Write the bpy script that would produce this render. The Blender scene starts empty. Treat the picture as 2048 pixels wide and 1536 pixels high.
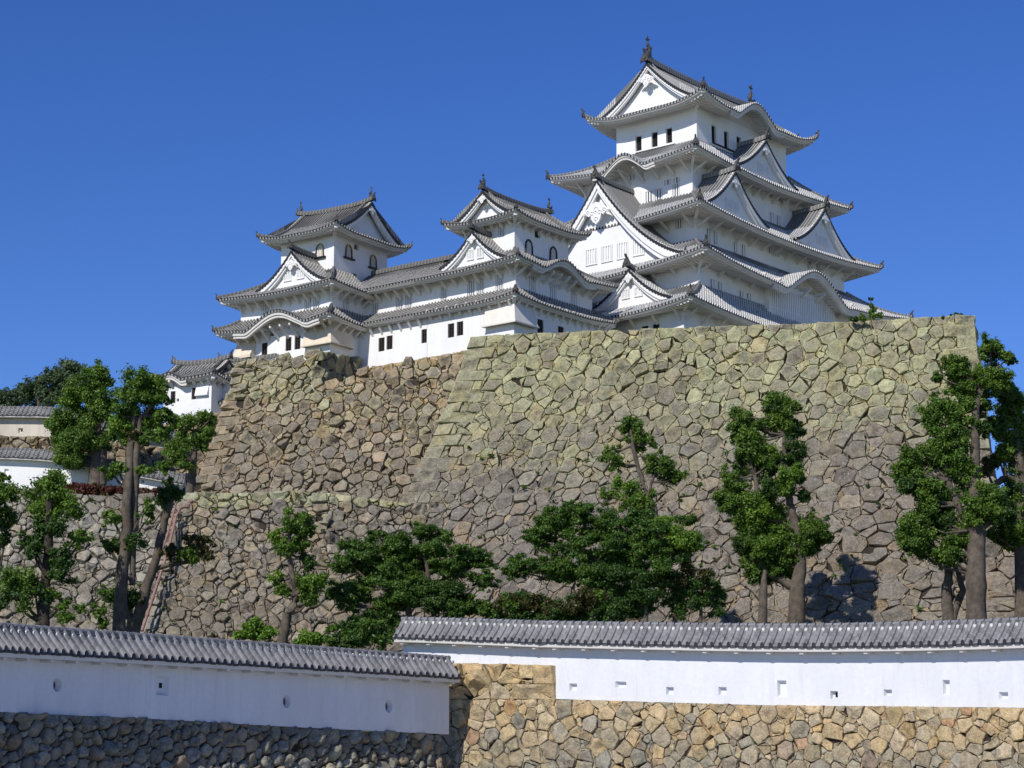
import bpy, math, random
import numpy as np
from mathutils import Vector, Matrix

# ------------------------------------------------------------------ camera
F = 4320.0; HZ = 1650.0; CX, CY = 1024.0, 768.0
PITCH = math.atan2(HZ - CY, F)
scene = bpy.context.scene
COL = scene.collection
cam_d = bpy.data.cameras.new('camera'); cam = bpy.data.objects.new('camera', cam_d); COL.objects.link(cam)
cam.location = (0, 0, 0); cam.rotation_euler = (math.pi/2 + PITCH, 0, 0)
cam_d.sensor_fit = 'HORIZONTAL'; cam_d.sensor_width = 36.0; cam_d.lens = 36.0*F/2048.0
cam_d.clip_start = 0.5; cam_d.clip_end = 6000
scene.camera = cam

# ------------------------------------------------------------------ sky, sun, exposure
SUN_EL = math.radians(39.0); SUN_AZ_LEFT = math.radians(31.5)   # behind the camera, to the left
sun_dir = Vector((-math.sin(SUN_AZ_LEFT)*math.cos(SUN_EL), -math.cos(SUN_AZ_LEFT)*math.cos(SUN_EL), math.sin(SUN_EL)))
world = bpy.data.worlds.new('World'); scene.world = world; world.use_nodes = True
wt = world.node_tree; wt.nodes.clear()
wo = wt.nodes.new('ShaderNodeOutputWorld'); bg = wt.nodes.new('ShaderNodeBackground')
sky = wt.nodes.new('ShaderNodeTexSky'); sky.sky_type = 'NISHITA'; sky.sun_disc = False
sky.sun_elevation = SUN_EL
sky.sun_rotation = math.atan2(sun_dir.x, sun_dir.y)
sky.altitude = 2000; sky.air_density = 1.0; sky.dust_density = 0.0; sky.ozone_density = 4.0
hs = wt.nodes.new('ShaderNodeHueSaturation'); hs.inputs['Saturation'].default_value = 1.25; hs.inputs['Hue'].default_value = 0.518
wt.links.new(sky.outputs[0], hs.inputs['Color']); wt.links.new(hs.outputs[0], bg.inputs[0])
bg.inputs[1].default_value = 0.089
wt.links.new(bg.outputs[0], wo.inputs[0])
sd = bpy.data.lights.new('sun', 'SUN'); sd.energy = 3.0; sd.angle = math.radians(0.5); sd.color = (1.0, 0.955, 0.88)
so = bpy.data.objects.new('sun', sd); COL.objects.link(so); so.location = (-60, -60, 120)
so.rotation_euler = sun_dir.to_track_quat('Z', 'Y').to_euler()
scene.view_settings.view_transform = 'Standard'; scene.view_settings.look = 'None'
scene.view_settings.exposure = 0.50; scene.view_settings.gamma = 1.0
scene.cycles.max_bounces = 6; scene.cycles.diffuse_bounces = 3; scene.cycles.transparent_max_bounces = 6
scene.cycles.caustics_reflective = False; scene.cycles.caustics_refractive = False

# ------------------------------------------------------------------ geometry helpers
FWv = np.array([0, math.cos(PITCH), math.sin(PITCH)]); UPv = np.array([0, -math.sin(PITCH), math.cos(PITCH)])
RTv = np.array([1.0, 0, 0])
def ray(x, y): return RTv*(x-CX)/F + FWv - UPv*(y-CY)/F
def at(x, y, Y):
    r = ray(x, y); return r*Y/r[1]

def tagit(o, label=None, cat=None, group=None, kind=None):
    if label: o['label'] = label
    if cat: o['category'] = cat
    if group: o['group'] = group
    if kind: o['kind'] = kind
    return o
def empty(name, loc, rz, label, cat, group=None):
    o = bpy.data.objects.new(name, None); COL.objects.link(o); o.location = loc; o.rotation_euler = (0, 0, rz)
    o.empty_display_size = 0.5
    return tagit(o, label, cat, group)

class MB:
    def __init__(s): s.v = []; s.f = []; s.uv = []; s.c = None
    def add(s, vs, fs, uvs=None):
        o = len(s.v); s.v.extend([tuple(map(float, p)) for p in vs])
        s.uv.extend(uvs if uvs else [(0.0, 0.0)]*len(vs))
        s.f.extend([tuple(i+o for i in f) for f in fs])
    def grid(s, rows, uvs=None, flip=False):
        """rows: list of equal-length lists of points"""
        n = len(rows[0]); vs = [p for r in rows for p in r]
        fs = []
        for i in range(len(rows)-1):
            for j in range(n-1):
                a, b, c, d = i*n+j, i*n+j+1, (i+1)*n+j+1, (i+1)*n+j
                fs.append((a, d, c, b) if flip else (a, b, c, d))
        s.add(vs, fs, [u for r in uvs for u in r] if uvs else None)
    def box(s, c, size, M=None):
        x, y, z = size[0]/2, size[1]/2, size[2]/2
        vs = [Vector((sx*x, sy*y, sz*z)) for sz in (-1, 1) for sy in (-1, 1) for sx in (-1, 1)]
        if M is not None: vs = [M @ v for v in vs]
        vs = [v + Vector(c) for v in vs]
        s.add(vs, [(0, 2, 3, 1), (4, 5, 7, 6), (0, 1, 5, 4), (2, 6, 7, 3), (0, 4, 6, 2), (1, 3, 7, 5)])
    def prism(s, poly, off):
        """poly: list of 3D points (planar), off: extrusion vector"""
        n = len(poly); off = Vector(off)
        vs = [Vector(p) for p in poly] + [Vector(p)+off for p in poly]
        fs = [tuple(range(n-1, -1, -1)), tuple(range(n, 2*n))] + [(i, (i+1) % n, (i+1) % n+n, i+n) for i in range(n)]
        s.add(vs, fs)
    def tube(s, pts, rad, k=8, squash=1.0, cap=True):
        pts = [Vector(p) for p in pts]; n = len(pts)
        if not hasattr(rad, '__len__'): rad = [rad]*n
        rows = []; up = Vector((0, 0, 1)); L = 0; uvr = []
        for i in range(n):
            d = (pts[min(i+1, n-1)] - pts[max(i-1, 0)]).normalized()
            ref = up if abs(d.dot(up)) < 0.9 else Vector((0, 1, 0))
            a = d.cross(ref).normalized(); b = a.cross(d).normalized()
            if i: L += (pts[i]-pts[i-1]).length
            rows.append([pts[i] + (a*math.cos(t) + b*math.sin(t)*squash)*rad[i] for t in [2*math.pi*j/k for j in range(k+1)]])
            uvr.append([(j/k, L) for j in range(k+1)])
        s.grid(rows, uvr)
        if cap:
            for r in (rows[0], rows[-1]): s.add(r[:-1], [tuple(range(k))])
    def bar(s, pts, w, h, lift=0.0):
        """box section swept along a path, bottom on the path, u runs along it"""
        pts = [Vector(p) for p in pts]; n = len(pts); rows = []; uvr = []; L = 0
        for i in range(n):
            d = pts[min(i+1, n-1)] - pts[max(i-1, 0)]
            a = Vector((d.y, -d.x, 0)); a = a.normalized() if a.length > 1e-6 else Vector((1, 0, 0))
            if i: L += (pts[i]-pts[i-1]).length
            z = Vector((0, 0, 1)); p = pts[i] + z*lift
            sec = [(-.5, 0), (-.5, .55), (-.42, .58), (-.36, .85), (-.2, .97), (0, 1), (.2, .97), (.36, .85), (.42, .58), (.5, .55), (.5, 0)]
            rows.append([p + a*(x*w) + z*(y*h) for x, y in sec])
            uvr.append([(L, 5+y*h) for x, y in sec])
        s.grid(rows, uvr, flip=True)
        for r in (rows[0], rows[-1]): s.add(r, [tuple(range(len(r)))], [(0.0, 5.0)]*len(r))
    def build(s, name, mat, parent=None, smooth=False, label=None, mats=None):
        me = bpy.data.meshes.new(name)
        nv = len(s.v); me.vertices.add(nv); me.vertices.foreach_set('co', np.array(s.v, dtype=np.float32).ravel())
        lens = np.array([len(f) for f in s.f], dtype=np.int32); loops = np.array([i for f in s.f for i in f], dtype=np.int32)
        me.loops.add(len(loops)); me.loops.foreach_set('vertex_index', loops)
        me.polygons.add(len(lens)); starts = np.concatenate([[0], np.cumsum(lens)[:-1]]).astype(np.int32)
        me.polygons.foreach_set('loop_start', starts); me.polygons.foreach_set('loop_total', lens)
        uvl = me.uv_layers.new(name='UVMap'); uva = np.array(s.uv, dtype=np.float32)[loops]; uvl.data.foreach_set('uv', uva.ravel())
        if s.c is not None:
            ca = me.color_attributes.new('Col', 'FLOAT_COLOR', 'POINT'); ca.data.foreach_set('color', np.array(s.c, dtype=np.float32).ravel())
        me.update(calc_edges=True); me.validate()
        me.polygons.foreach_set('use_smooth', [bool(smooth)]*len(me.polygons))
        me.materials.append(mat)
        return link(name, me, parent, label)
def link(name, me, parent=None, label=None):
    o = bpy.data.objects.new(name, me); COL.objects.link(o)
    if parent is not None: o.parent = parent
    if label: o['label'] = label
    return o

# ------------------------------------------------------------------ materials
def newmat(name, rough=0.8):
    m = bpy.data.materials.new(name); m.use_nodes = True
    b = m.node_tree.nodes['Principled BSDF']; b.inputs['Roughness'].default_value = rough
    b.inputs['Specular IOR Level'].default_value = 0.3
    return m, m.node_tree, b
def nd(t, typ, **kw):
    n = t.nodes.new(typ)
    for k, v in kw.items(): setattr(n, k, v)
    return n
def noise(t, scale, detail=4, rough=0.6, coord=None):
    n = nd(t, 'ShaderNodeTexNoise'); n.inputs['Scale'].default_value = scale; n.inputs['Detail'].default_value = detail
    n.inputs['Roughness'].default_value = rough
    if coord is not None: t.links.new(coord, n.inputs['Vector'])
    return n.outputs['Fac']
def ramp(t, fac, stops):
    r = nd(t, 'ShaderNodeValToRGB'); e = r.color_ramp.elements
    while len(e) < len(stops): e.new(0.5)
    for i, (p, c) in enumerate(stops):
        e[i].position = p; e[i].color = (c[0], c[1], c[2], 1) if hasattr(c, '__len__') else (c, c, c, 1)
    t.links.new(fac, r.inputs[0]); return r.outputs[0]
def mix(t, fac, a, b, mode='MIX'):
    m = nd(t, 'ShaderNodeMix', data_type='RGBA', blend_type=mode)
    for sock, val in ((m.inputs[0], fac), (m.inputs[6], a), (m.inputs[7], b)):
        if hasattr(val, 'is_linked') or isinstance(val, bpy.types.NodeSocket): t.links.new(val, sock)
        elif hasattr(val, '__len__'): sock.default_value = (*val, 1)
        else: sock.default_value = val
    return m.outputs[2]
def math_(t, op, a, b=0.0, c=None):
    m = nd(t, 'ShaderNodeMath', operation=op)
    for i, val in enumerate((a, b, c)):
        if val is None: continue
        if isinstance(val, bpy.types.NodeSocket): t.links.new(val, m.inputs[i])
        else: m.inputs[i].default_value = val
    return m.outputs[0]
def bump(t, b, h, strength, dist):
    n = nd(t, 'ShaderNodeBump'); n.inputs['Strength'].default_value = strength; n.inputs['Distance'].default_value = dist
    t.links.new(h, n.inputs['Height']); t.links.new(n.outputs[0], b.inputs['Normal'])

def plaster(name, col, stain=0.12, scale=0.5):
    m, t, b = newmat(name, 0.85)
    co = nd(t, 'ShaderNodeTexCoord').outputs['Object']
    mp = nd(t, 'ShaderNodeMapping'); mp.inputs['Scale'].default_value = (1, 1, .35); t.links.new(co, mp.inputs[0])
    n1 = noise(t, scale, 6, .65, mp.outputs[0]); n2 = noise(t, 6, 4, .6, co)
    f = ramp(t, n1, [(.35, 1-stain), (.62, 1.0)])
    c = mix(t, 1.0, (*col,), f, 'MULTIPLY')
    c = mix(t, .25, c, mix(t, 1.0, c, ramp(t, n2, [(.3, .8), (.6, 1)]), 'MULTIPLY'))
    ms = nd(t, 'ShaderNodeMapping'); ms.inputs['Scale'].default_value = (1.6, 1.6, .12); t.links.new(co, ms.inputs[0])
    c = mix(t, math_(t, 'MULTIPLY', ramp_f(t, noise(t, 2.2, 5, .7, ms.outputs[0]), .54, .72), stain*2.2), c, (.40, .375, .33))
    t.links.new(c, b.inputs['Base Color']); bump(t, b, n2, .25, .03)
    return m
def tiles(name, base, light, joint, jw=.22, jl=.30, ends=(.02, .02, .022), gap=(.42, .41, .39), pitch=.40, var=.5):
    """u across the tile rows (metres), v down the slope; v<0 is the end face, v>=5 the ridge bars"""
    m, t, b = newmat(name, 0.62); b.inputs['Specular IOR Level'].default_value = .4
    uv = nd(t, 'ShaderNodeTexCoord'); sp = nd(t, 'ShaderNodeSeparateXYZ'); t.links.new(uv.outputs['UV'], sp.inputs[0])
    u, v = sp.outputs[0], sp.outputs[1]
    fu = math_(t, 'FRACT', math_(t, 'DIVIDE', u, pitch)); fv = math_(t, 'FRACT', math_(t, 'DIVIDE', v, jl))
    cell = nd(t, 'ShaderNodeTexWhiteNoise', noise_dimensions='2D')
    cb = nd(t, 'ShaderNodeCombineXYZ'); t.links.new(math_(t, 'FLOOR', math_(t, 'DIVIDE', u, pitch)), cb.inputs[0]); t.links.new(math_(t, 'FLOOR', math_(t, 'DIVIDE', v, jl)), cb.inputs[1])
    t.links.new(cb.outputs[0], cell.inputs['Vector'])
    n1 = noise(t, .8, 5, .6, uv.outputs['Object'])
    c = mix(t, math_(t, 'ADD', math_(t, 'MULTIPLY', cell.outputs[0], var), math_(t, 'MULTIPLY', n1, 1-var)), base, light)
    jm = math_(t, 'LESS_THAN', fv, jw)
    nj = math_(t, 'GREATER_THAN', noise(t, 3.0, 3, .6, uv.outputs['Object']), .38)
    c = mix(t, math_(t, 'MULTIPLY', jm, nj), c, joint)
    # eave end face
    rib = math_(t, 'MULTIPLY', math_(t, 'GREATER_THAN', fu, .24), math_(t, 'LESS_THAN', fu, .76))
    endc = mix(t, rib, gap, ends)
    c = mix(t, math_(t, 'LESS_THAN', v, -.001), c, endc)
    # ridge bars: thin plaster lines
    fr_ = math_(t, 'FRACT', math_(t, 'DIVIDE', u, .42)); frv = math_(t, 'FRACT', math_(t, 'MULTIPLY', v, 7.0))
    rj = math_(t, 'MAXIMUM', math_(t, 'LESS_THAN', fr_, .22), math_(t, 'LESS_THAN', frv, .18))
    rc = mix(t, math_(t, 'MULTIPLY', rj, .35), mix(t, n1, tuple(x*.45 for x in base), tuple(x*.45 for x in light)), joint)
    c = mix(t, math_(t, 'GREATER_THAN', v, 4.5), c, rc)
    t.links.new(c, b.inputs['Base Color']); bump(t, b, noise(t, 14, 3, .6, uv.outputs['Object']), .3, .02)
    return m
def flat(name, col, rough=.7, var=.25, scale=3.0, bumpy=.2, metal=0.0):
    m, t, b = newmat(name, rough); co = nd(t, 'ShaderNodeTexCoord').outputs['Object']
    n = noise(t, scale, 5, .65, co); lo = tuple(c*(1-var) for c in col); hi = tuple(min(1, c*(1+var)) for c in col)
    t.links.new(ramp(t, n, [(.3, lo), (.7, hi)]), b.inputs['Base Color']); bump(t, b, noise(t, scale*5, 4, .6, co), bumpy, .03)
    b.inputs['Metallic'].default_value = metal
    return m
def stone(name, speck=.35, rough_scale=1.0, wear=.5):
    m, t, b = newmat(name, .9); b.inputs['Specular IOR Level'].default_value = .15
    at_ = nd(t, 'ShaderNodeAttribute', attribute_name='Col'); co = nd(t, 'ShaderNodeTexCoord').outputs['Object']
    n1 = noise(t, 1.4*rough_scale, 8, .7, co); n2 = noise(t, 6*rough_scale, 6, .75, co); n3 = noise(t, 3.2*rough_scale, 12, .88, co)
    n4 = noise(t, .55*rough_scale, 5, .6, co); n5 = noise(t, 11*rough_scale, 4, .7, co)
    c = mix(t, 1.0, at_.outputs['Color'], ramp(t, n1, [(.30, 1-wear), (.5, 1.0), (.70, 1.0+wear*.5)]), 'MULTIPLY')
    c = mix(t, 1.0, c, ramp(t, n2, [(.32, .60), (.62, 1.2)]), 'MULTIPLY')
    c = mix(t, ramp_f(t, n4, .50, .66), c, mix(t, 1.0, c, (1.08, 1.0, .86), 'MULTIPLY'))
    c = mix(t, ramp_f(t, n5, .60, .70), c, mix(t, 1.0, c, (.42, .42, .44), 'MULTIPLY'))
    # grey-white lichen flecks, strength in the attribute's alpha
    f = math_(t, 'MULTIPLY', ramp_f(t, n3, .575, .60), math_(t, 'MULTIPLY', at_.outputs['Alpha'], speck))
    c = mix(t, f, c, (.56, .51, .48))
    t.links.new(c, b.inputs['Base Color'])
    bump(t, b, math_(t, 'ADD', n2, math_(t, 'MULTIPLY', n1, 1.6)), .75, .10/rough_scale)
    return m
def ramp_f(t, fac, a, b_):
    mr = nd(t, 'ShaderNodeMapRange'); t.links.new(fac, mr.inputs[0]); mr.inputs[1].default_value = a; mr.inputs[2].default_value = b_
    return mr.outputs[0]
def leafmat(name):
    m, t, b = newmat(name, .5); b.inputs['Specular IOR Level'].default_value = .35
    at_ = nd(t, 'ShaderNodeAttribute', attribute_name='Col')
    t.links.new(at_.outputs['Color'], b.inputs['Base Color'])
    tr = nd(t, 'ShaderNodeBsdfTranslucent'); t.links.new(mix(t, 1.0, at_.outputs['Color'], (1.15, 1.3, .5), 'MULTIPLY'), tr.inputs[0])
    ms = nd(t, 'ShaderNodeMixShader'); ms.inputs[0].default_value = .28
    t.links.new(b.outputs[0], ms.inputs[1]); t.links.new(tr.outputs[0], ms.inputs[2])
    t.links.new(ms.outputs[0], t.nodes['Material Output'].inputs[0])
    return m

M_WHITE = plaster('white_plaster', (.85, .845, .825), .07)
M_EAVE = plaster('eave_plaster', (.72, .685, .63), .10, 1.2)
M_BOARD = plaster('gable_plaster', (.83, .82, .80), .04, 1.0)
M_BEIGE = plaster('aged_beige_plaster', (.74, .64, .50), .14, 1.2)
M_FGW = plaster('wall_plaster', (.74, .75, .77), .09, .8)
M_OLDW = plaster('weathered_plaster', (.66, .60, .50), .35, .35)
M_TILE = tiles('keep_tiles', (.17, .17, .17), (.36, .36, .35), (.70, .69, .66), .36, .30, var=.5)
M_TILE2 = tiles('weathered_tiles', (.085, .083, .078), (.27, .26, .24), (.50, .48, .44), .22, .30, gap=(.34, .33, .31), var=.6)
M_TILE3 = tiles('wall_tiles', (.10, .10, .105), (.28, .275, .275), (.30, .295, .29), .08, .28, ends=(.02, .02, .025), gap=(.05, .05, .055), pitch=.37, var=.6)
M_TILE4 = tiles('dark_wall_tiles', (.05, .05, .052), (.20, .195, .19), (.45, .44, .42), .12, .28, gap=(.04, .04, .04), pitch=.42, var=.7)
M_RIDGE = flat('ridge_end_tile_clay', (.075, .072, .068), .55, .5, 3)
M_DARK = flat('dark_opening', (.012, .010, .010), .9, .2, 2)
M_GAP = flat('lattice_shadow_board', (.15, .15, .15), .9, .1, 2)  # grey tone puts the shade of the window recess into the board
M_BROWN = flat('dark_brown_wood', (.035, .024, .02), .6, .3, 4)
M_HOLE = flat('shaded_hole_back', (.10, .105, .12), .9, .2, 2)
M_BLACK = flat('black_lacquer', (.015, .015, .018), .45, .2, 3)
M_GOLD = flat('gilt_metal', (.70, .50, .16), .35, .1, 3, .1, 0.6)
M_BARK = flat('bark', (.105, .085, .066), .95, .5, 2.2, .9)
M_BARK2 = flat('dark_bark', (.055, .043, .033), .95, .5, 3, .9)
M_LEAF = leafmat('leaves')
M_ST1 = stone('keep_base_stone', .9); M_ST2 = stone('yard_wall_stone', .7, 1.1); M_ST3 = stone('boundary_wall_stone', .5, 2.2)
M_BACK = flat('earth_between_stones', (.035, .028, .02), 1, .4, 3)
M_BACK2 = flat('pebble_fill_between_stones', (.11, .10, .065), 1, .75, 4.5, .9)
M_GRAVEL = flat('pale_gravel_ground', (.31, .315, .325), 1, .15, 1.0)
M_YARD = flat('bright_yard_gravel', (.50, .48, .44), 1, .12, 1.0)
M_GRASS = flat('rough_grass_ground', (.07, .085, .03), 1, .5, .4)
M_PIPE = flat('pinkish_pipe_metal', (.27, .16, .135), .55, .2, 2)
M_TIN = flat('white_sheet', (.6, .62, .64), .6, .1, 2)
# ------------------------------------------------------------------ castle tower kit
# canonical face frame: s along the face, y inwards (eave at y=-D), z up. face 0='R' (-Y), 1='B' (+X), 2='F' (+Y), 3='L' (-X)
def rot(k, s, y, z=0.0):
    if k == 0: return (s, y, z)
    if k == 1: return (-y, s, z)
    if k == 2: return (-s, -y, z)
    return (y, -s, z)
KF = {'R': 0, 'B': 1, 'F': 2, 'L': 3}
class Tower:
    def __init__(T, name, az, cx, cy, label, cat):
        a = math.radians(az); T.v = np.array([math.sin(a), math.cos(a), 0]); T.u = np.array([-math.cos(a), math.sin(a), 0])
        T.C = np.array([cx, cy, 0.0]); T.rz = math.pi/2 - a
        T.e = empty(name, (cx, cy, 0), T.rz, label, cat)
        T.holes = {}; T.es = 1.0 if name == 'castle_keep' else .62
    def hit(T, face, off, px, py):
        """pixel -> (s, z) on the face plane at distance off from the centre"""
        r = ray(px, py); n = -T.v if face == 'L' else -T.u
        t = ((T.C + n*off) @ n)/(r @ n); P = r*t - T.C
        X, Y, Z = float(P @ T.v), float(P @ T.u), float(P[2])
        return (X, Z) if face == 'R' else (-Y, Z)

RIB = [(0, 0), (.26, 0), (.30, .11), (.5, .165), (.70, .11), (.74, 0)]
RAFT = [(0, 0), (.5, 0), (.52, -.10), (.98, -.10)]
def columns(L0, L1, pitch, prof):
    n = max(1, round((L1-L0)/pitch)); p = (L1-L0)/n
    out = [(L0+(i+f)*p, h) for i in range(n) for f, h in prof] + [(L1, prof[0][1])]
    return out, p

def kara_fn(karas, k):
    ks = [(s0, W, H) for kk, s0, W, H in karas if kk == k]
    def f(s):
        z = 0
        for s0, W, H in ks:
            x = abs(s-s0)/W
            if x < 1: z += H*((0.5+0.5*math.cos(math.pi*x))**1.15) - H*.10*math.sin(math.pi*min(1, max(0, (x-.55)/.45)))**2
        return z
    return f
def tipfn(L, lift, W=3.2):
    return lambda s, over: lift*max(0.0, 1-((L-abs(s))/over)/W)**2.2

def skirt(T, name, a, b, z_tip, a_in, b_in, z_in, a_w, b_w, mat, lift=.65, karas=(), faces=(0, 1, 2, 3), fascia=.30, slope=.25, g=(.7, .3), pitch=.40, raft=.42, parent=None, clipL=None, flat=None):
    """hipped skirt roof: tile sheet (roof), plaster eave with rafters (eave), hip ridges"""
    zm = z_tip - lift; CUR[0] = T.es
    mb = MB(); eb = MB(); hb = MB()
    info = {}
    for k in faces:
        L, D, Lin, Din, Lw, Dw = (b, a, b_in, a_in, b_w, a_w) if k in (0, 2) else (a, b, a_in, b_in, a_w, b_w)
        run = D-Din; over = L-Lin; tf = tipfn(L, lift); kf = kara_fn(karas, k)
        s0, s1 = (-L, L)
        if clipL and k in clipL: s0, s1 = clipL[k]
        fe = (flat or {}).get(k, 0); isf = (lambda s, fe=fe: fe*s > 0)
        tf0 = tf; tf = (lambda s, o, tf0=tf0, isf=isf: 0.0 if isf(s) else tf0(s, o))
        def zf(s, t, L=L, run=run, tf=tf, kf=kf, over=over):
            base = zm + (z_in-zm)*(g[0]*t+g[1]*t*t) + tf(s, over)*(1-t)
            kz = kf(s)
            if abs(kz) > .01:
                top = zm + kz + .05*t
                if kz < 0: return base + kz*(1-t)
                d = base-top; return base + max(0, -d) if abs(d) > .4 else max(base, top) + (0.4-abs(d))**2*.3
            return base
        cols, p = columns(s0, s1, pitch, RIB); rows = None; n = 7
        grid = []; uvs = []
        for s, h in cols:
            tm = 1.0 if isf(s) else min(1.0, max(0.02, (L-abs(s))/over))
            r = [rot(k, s, -D+.02, zf(s, 0)+h-.15-(.12 if h > 0 else 0))]; u = [((s-s0)/p*pitch, -.2)]
            r.append(rot(k, s, -D, zf(s, 0)+h)); u.append(((s-s0)/p*pitch, 0.0))
            for i in range(1, n+1):
                t = tm*i/n; r.append(rot(k, s, -D+run*t, zf(s, t)+h)); u.append(((s-s0)/p*pitch, t*run*1.1))
            grid.append(r); uvs.append(u)
        mb.grid(grid, uvs)
        # plaster eave: fascia + soffit with rafters
        cols, p = columns(s0+.05, s1-.05, raft, RAFT); grid = []
        zi = zm + slope*(D-Dw) - .13 - fascia
        for s, h in cols:
            tm = 1.0 if isf(s) else min(1.0, max(0.02, (L-abs(s))/max(.1, L-Lw)))
            ze = zm + tf(s, over) + kf(s)
            r = [rot(k, s, -D+.06, ze-.10), rot(k, s, -D+.10, ze-.16), rot(k, s, -D+.18, ze-.13-fascia*.55), rot(k, s, -D+.34, ze-.13-fascia*.6), rot(k, s, -D+.36, ze-.13-fascia)]
            for i in range(1, 5):
                t = tm*i/4; tt = min(1, max(0.36/(D-Dw), t))
                zz = (ze-.13-fascia)*(1-t) + (zi + (kf(s)*.8 if t < 1 else 0)*(1-t*.0))*t
                r.append(rot(k, s, -D+(D-Dw)*tt, zz + h*(1 if .1 < t < .98 else .2)))
            grid.append(r)
        eb.grid(grid, flip=True)
        info[k] = (L, D, zm, zf, zi, tf)
        # karahafu thick board under the wave
        for kk, ks0, W, H in karas:
            if kk != k: continue
            N = 40; g1 = []
            for i in range(N+1):
                s = ks0 - W*1.12 + 2.24*W*i/N; ze = zm + tf(s, over) + kf(s) - .12; dd = .55*(1 if H > 1 else .8)
                g1.append([rot(k, s, -D+.12, ze-.02), rot(k, s, -D+.14, ze-dd*.55), rot(k, s, -D+.24, ze-dd*.58), rot(k, s, -D+.26, ze-dd), rot(k, s, -D+.6, ze-dd)])
            eb.grid(g1, flip=True)
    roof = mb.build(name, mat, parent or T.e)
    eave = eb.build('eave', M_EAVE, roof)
    # hips
    for (k, sgn) in ((0, -1), (0, 1), (2, -1), (2, 1)):
        if k not in faces: continue
        L, D, zm_, zf, zi, tf = info[k]; Lin, Din, Lw, Dw = (b_in, a_in, b_w, a_w)
        pts = []
        for i in range(9):
            t = i/8; t = t*.97
            s = sgn*(L-(L-Lin)*t); y = -D+(D-Din)*t
            pts.append(rot(k, s, y, zf(s, t)))
        hb = MB(); hb.bar(pts, .34, .36, .02)
        hb.build('hip_ridge', mat, roof)
        p0, p1 = Vector(pts[0]), Vector(pts[1])
        endtile(roof, p0 + Vector((0, 0, .05)), (p0-p1), 1.0)
        bb = MB(); q0 = Vector(rot(k, sgn*(L-.25), -D+.25, zf(sgn*L, 0)-.33)); q1 = Vector(rot(k, sgn*(Lw-.1), -Dw+.1, zi-.15))
        d = (q1-q0); M = d.to_track_quat('Y', 'Z').to_matrix()
        bb.box((q0+q1)/2, (.30, d.length, .30), M); bb.build('hip_rafter', M_WHITE, roof)
    return roof, info

_ET = {}; CUR = [1.0]
def endtile_mesh():
    if 'm' in _ET: return _ET['m']
    mb = MB(); N = 14
    out = []
    for i in range(N):      # plate outline, facing +Y
        t = 2*math.pi*i/N; r = .30 + .05*math.cos(3*t+1.57); out.append((r*math.cos(t)*1.0, .0, .22+r*math.sin(t)))
    mb.prism(out, (0, .16, 0))
    mb.tube([(0, .12, .22), (0, .24, .22)], [.17, .12], 10)
    mb.tube([(-.22, .04, .05), (-.40, .06, -.06), (-.38, .08, .10)], [.09, .08, .04], 6)
    mb.tube([(.22, .04, .05), (.40, .06, -.06), (.38, .08, .10)], [.09, .08, .04], 6)
    mb.tube([(0, -.10, .42), (0, .10, .62), (0, .26, .86)], [.11, .10, .08], 8)
    o = mb.build('ridge_end_tile', M_RIDGE, None); _ET['m'] = o.data; bpy.data.objects.remove(o); return _ET['m']
def endtile(parent, p, d, sc=1.0):
    sc = sc*CUR[0]
    o = link('ridge_end_tile', endtile_mesh(), parent); o.location = p
    o.rotation_euler = (0, 0, math.atan2(d.y, d.x)-math.pi/2); o.scale = (sc, sc, sc); return o

def shachi_mesh():
    if 's' in _ET: return _ET['s']
    mb = MB()
    mb.box((0, 0, .10), (.62, .7, .35)); mb.box((0, 0, .36), (.5, .55, .25))
    path = [(0, .28, .45), (0, .30, .75), (0, .20, 1.1), (0, .02, 1.45), (0, -.12, 1.8), (0, -.08, 2.1)]
    mb.tube(path, [.24, .30, .26, .20, .13, .08], 10)
    mb.tube([(0, .30, .62), (0, .55, .58)], [.24, .16], 8)
    for pts, h in (([(0, -.08, 2.0), (0, .16, 2.35), (0, .42, 2.38), (0, .22, 2.12)], .07), ([(0, -.1, 2.0), (0, -.22, 2.45), (0, -.05, 2.75), (0, .04, 2.3)], .07), ([(0, -.1, 1.95), (0, -.42, 2.15), (0, -.40, 2.32), (0, -.1, 2.2)], .07),
                   ([(0, .02, 1.2), (0, -.30, 1.35), (0, -.28, 1.55), (0, -.05, 1.62)], .06), ([(0, .35, 1.0), (0, .52, 1.25), (0, .22, 1.3)], .06), ([(0, .14, .8), (0, -.22, .95), (0, -.12, 1.15), (0, .1, 1.15)], .06)):
        mb.prism([(x-h, y, z) for x, y, z in pts], (2*h, 0, 0))
    for s in (-1, 1): mb.prism([(s*.2, .25, .8), (s*.55, .1, .95), (s*.5, 0, 1.15), (s*.2, .1, 1.05)], (0, .08, 0))
    o = mb.build('fish_finial', M_RIDGE, None); _ET['s'] = o.data; bpy.data.objects.remove(o); return _ET['s']
def shachi(parent, p, yaw, sc):
    o = link('fish_finial', shachi_mesh(), parent); o.location = p; o.rotation_euler = (0, 0, yaw); o.scale = (sc, sc, sc)

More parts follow.
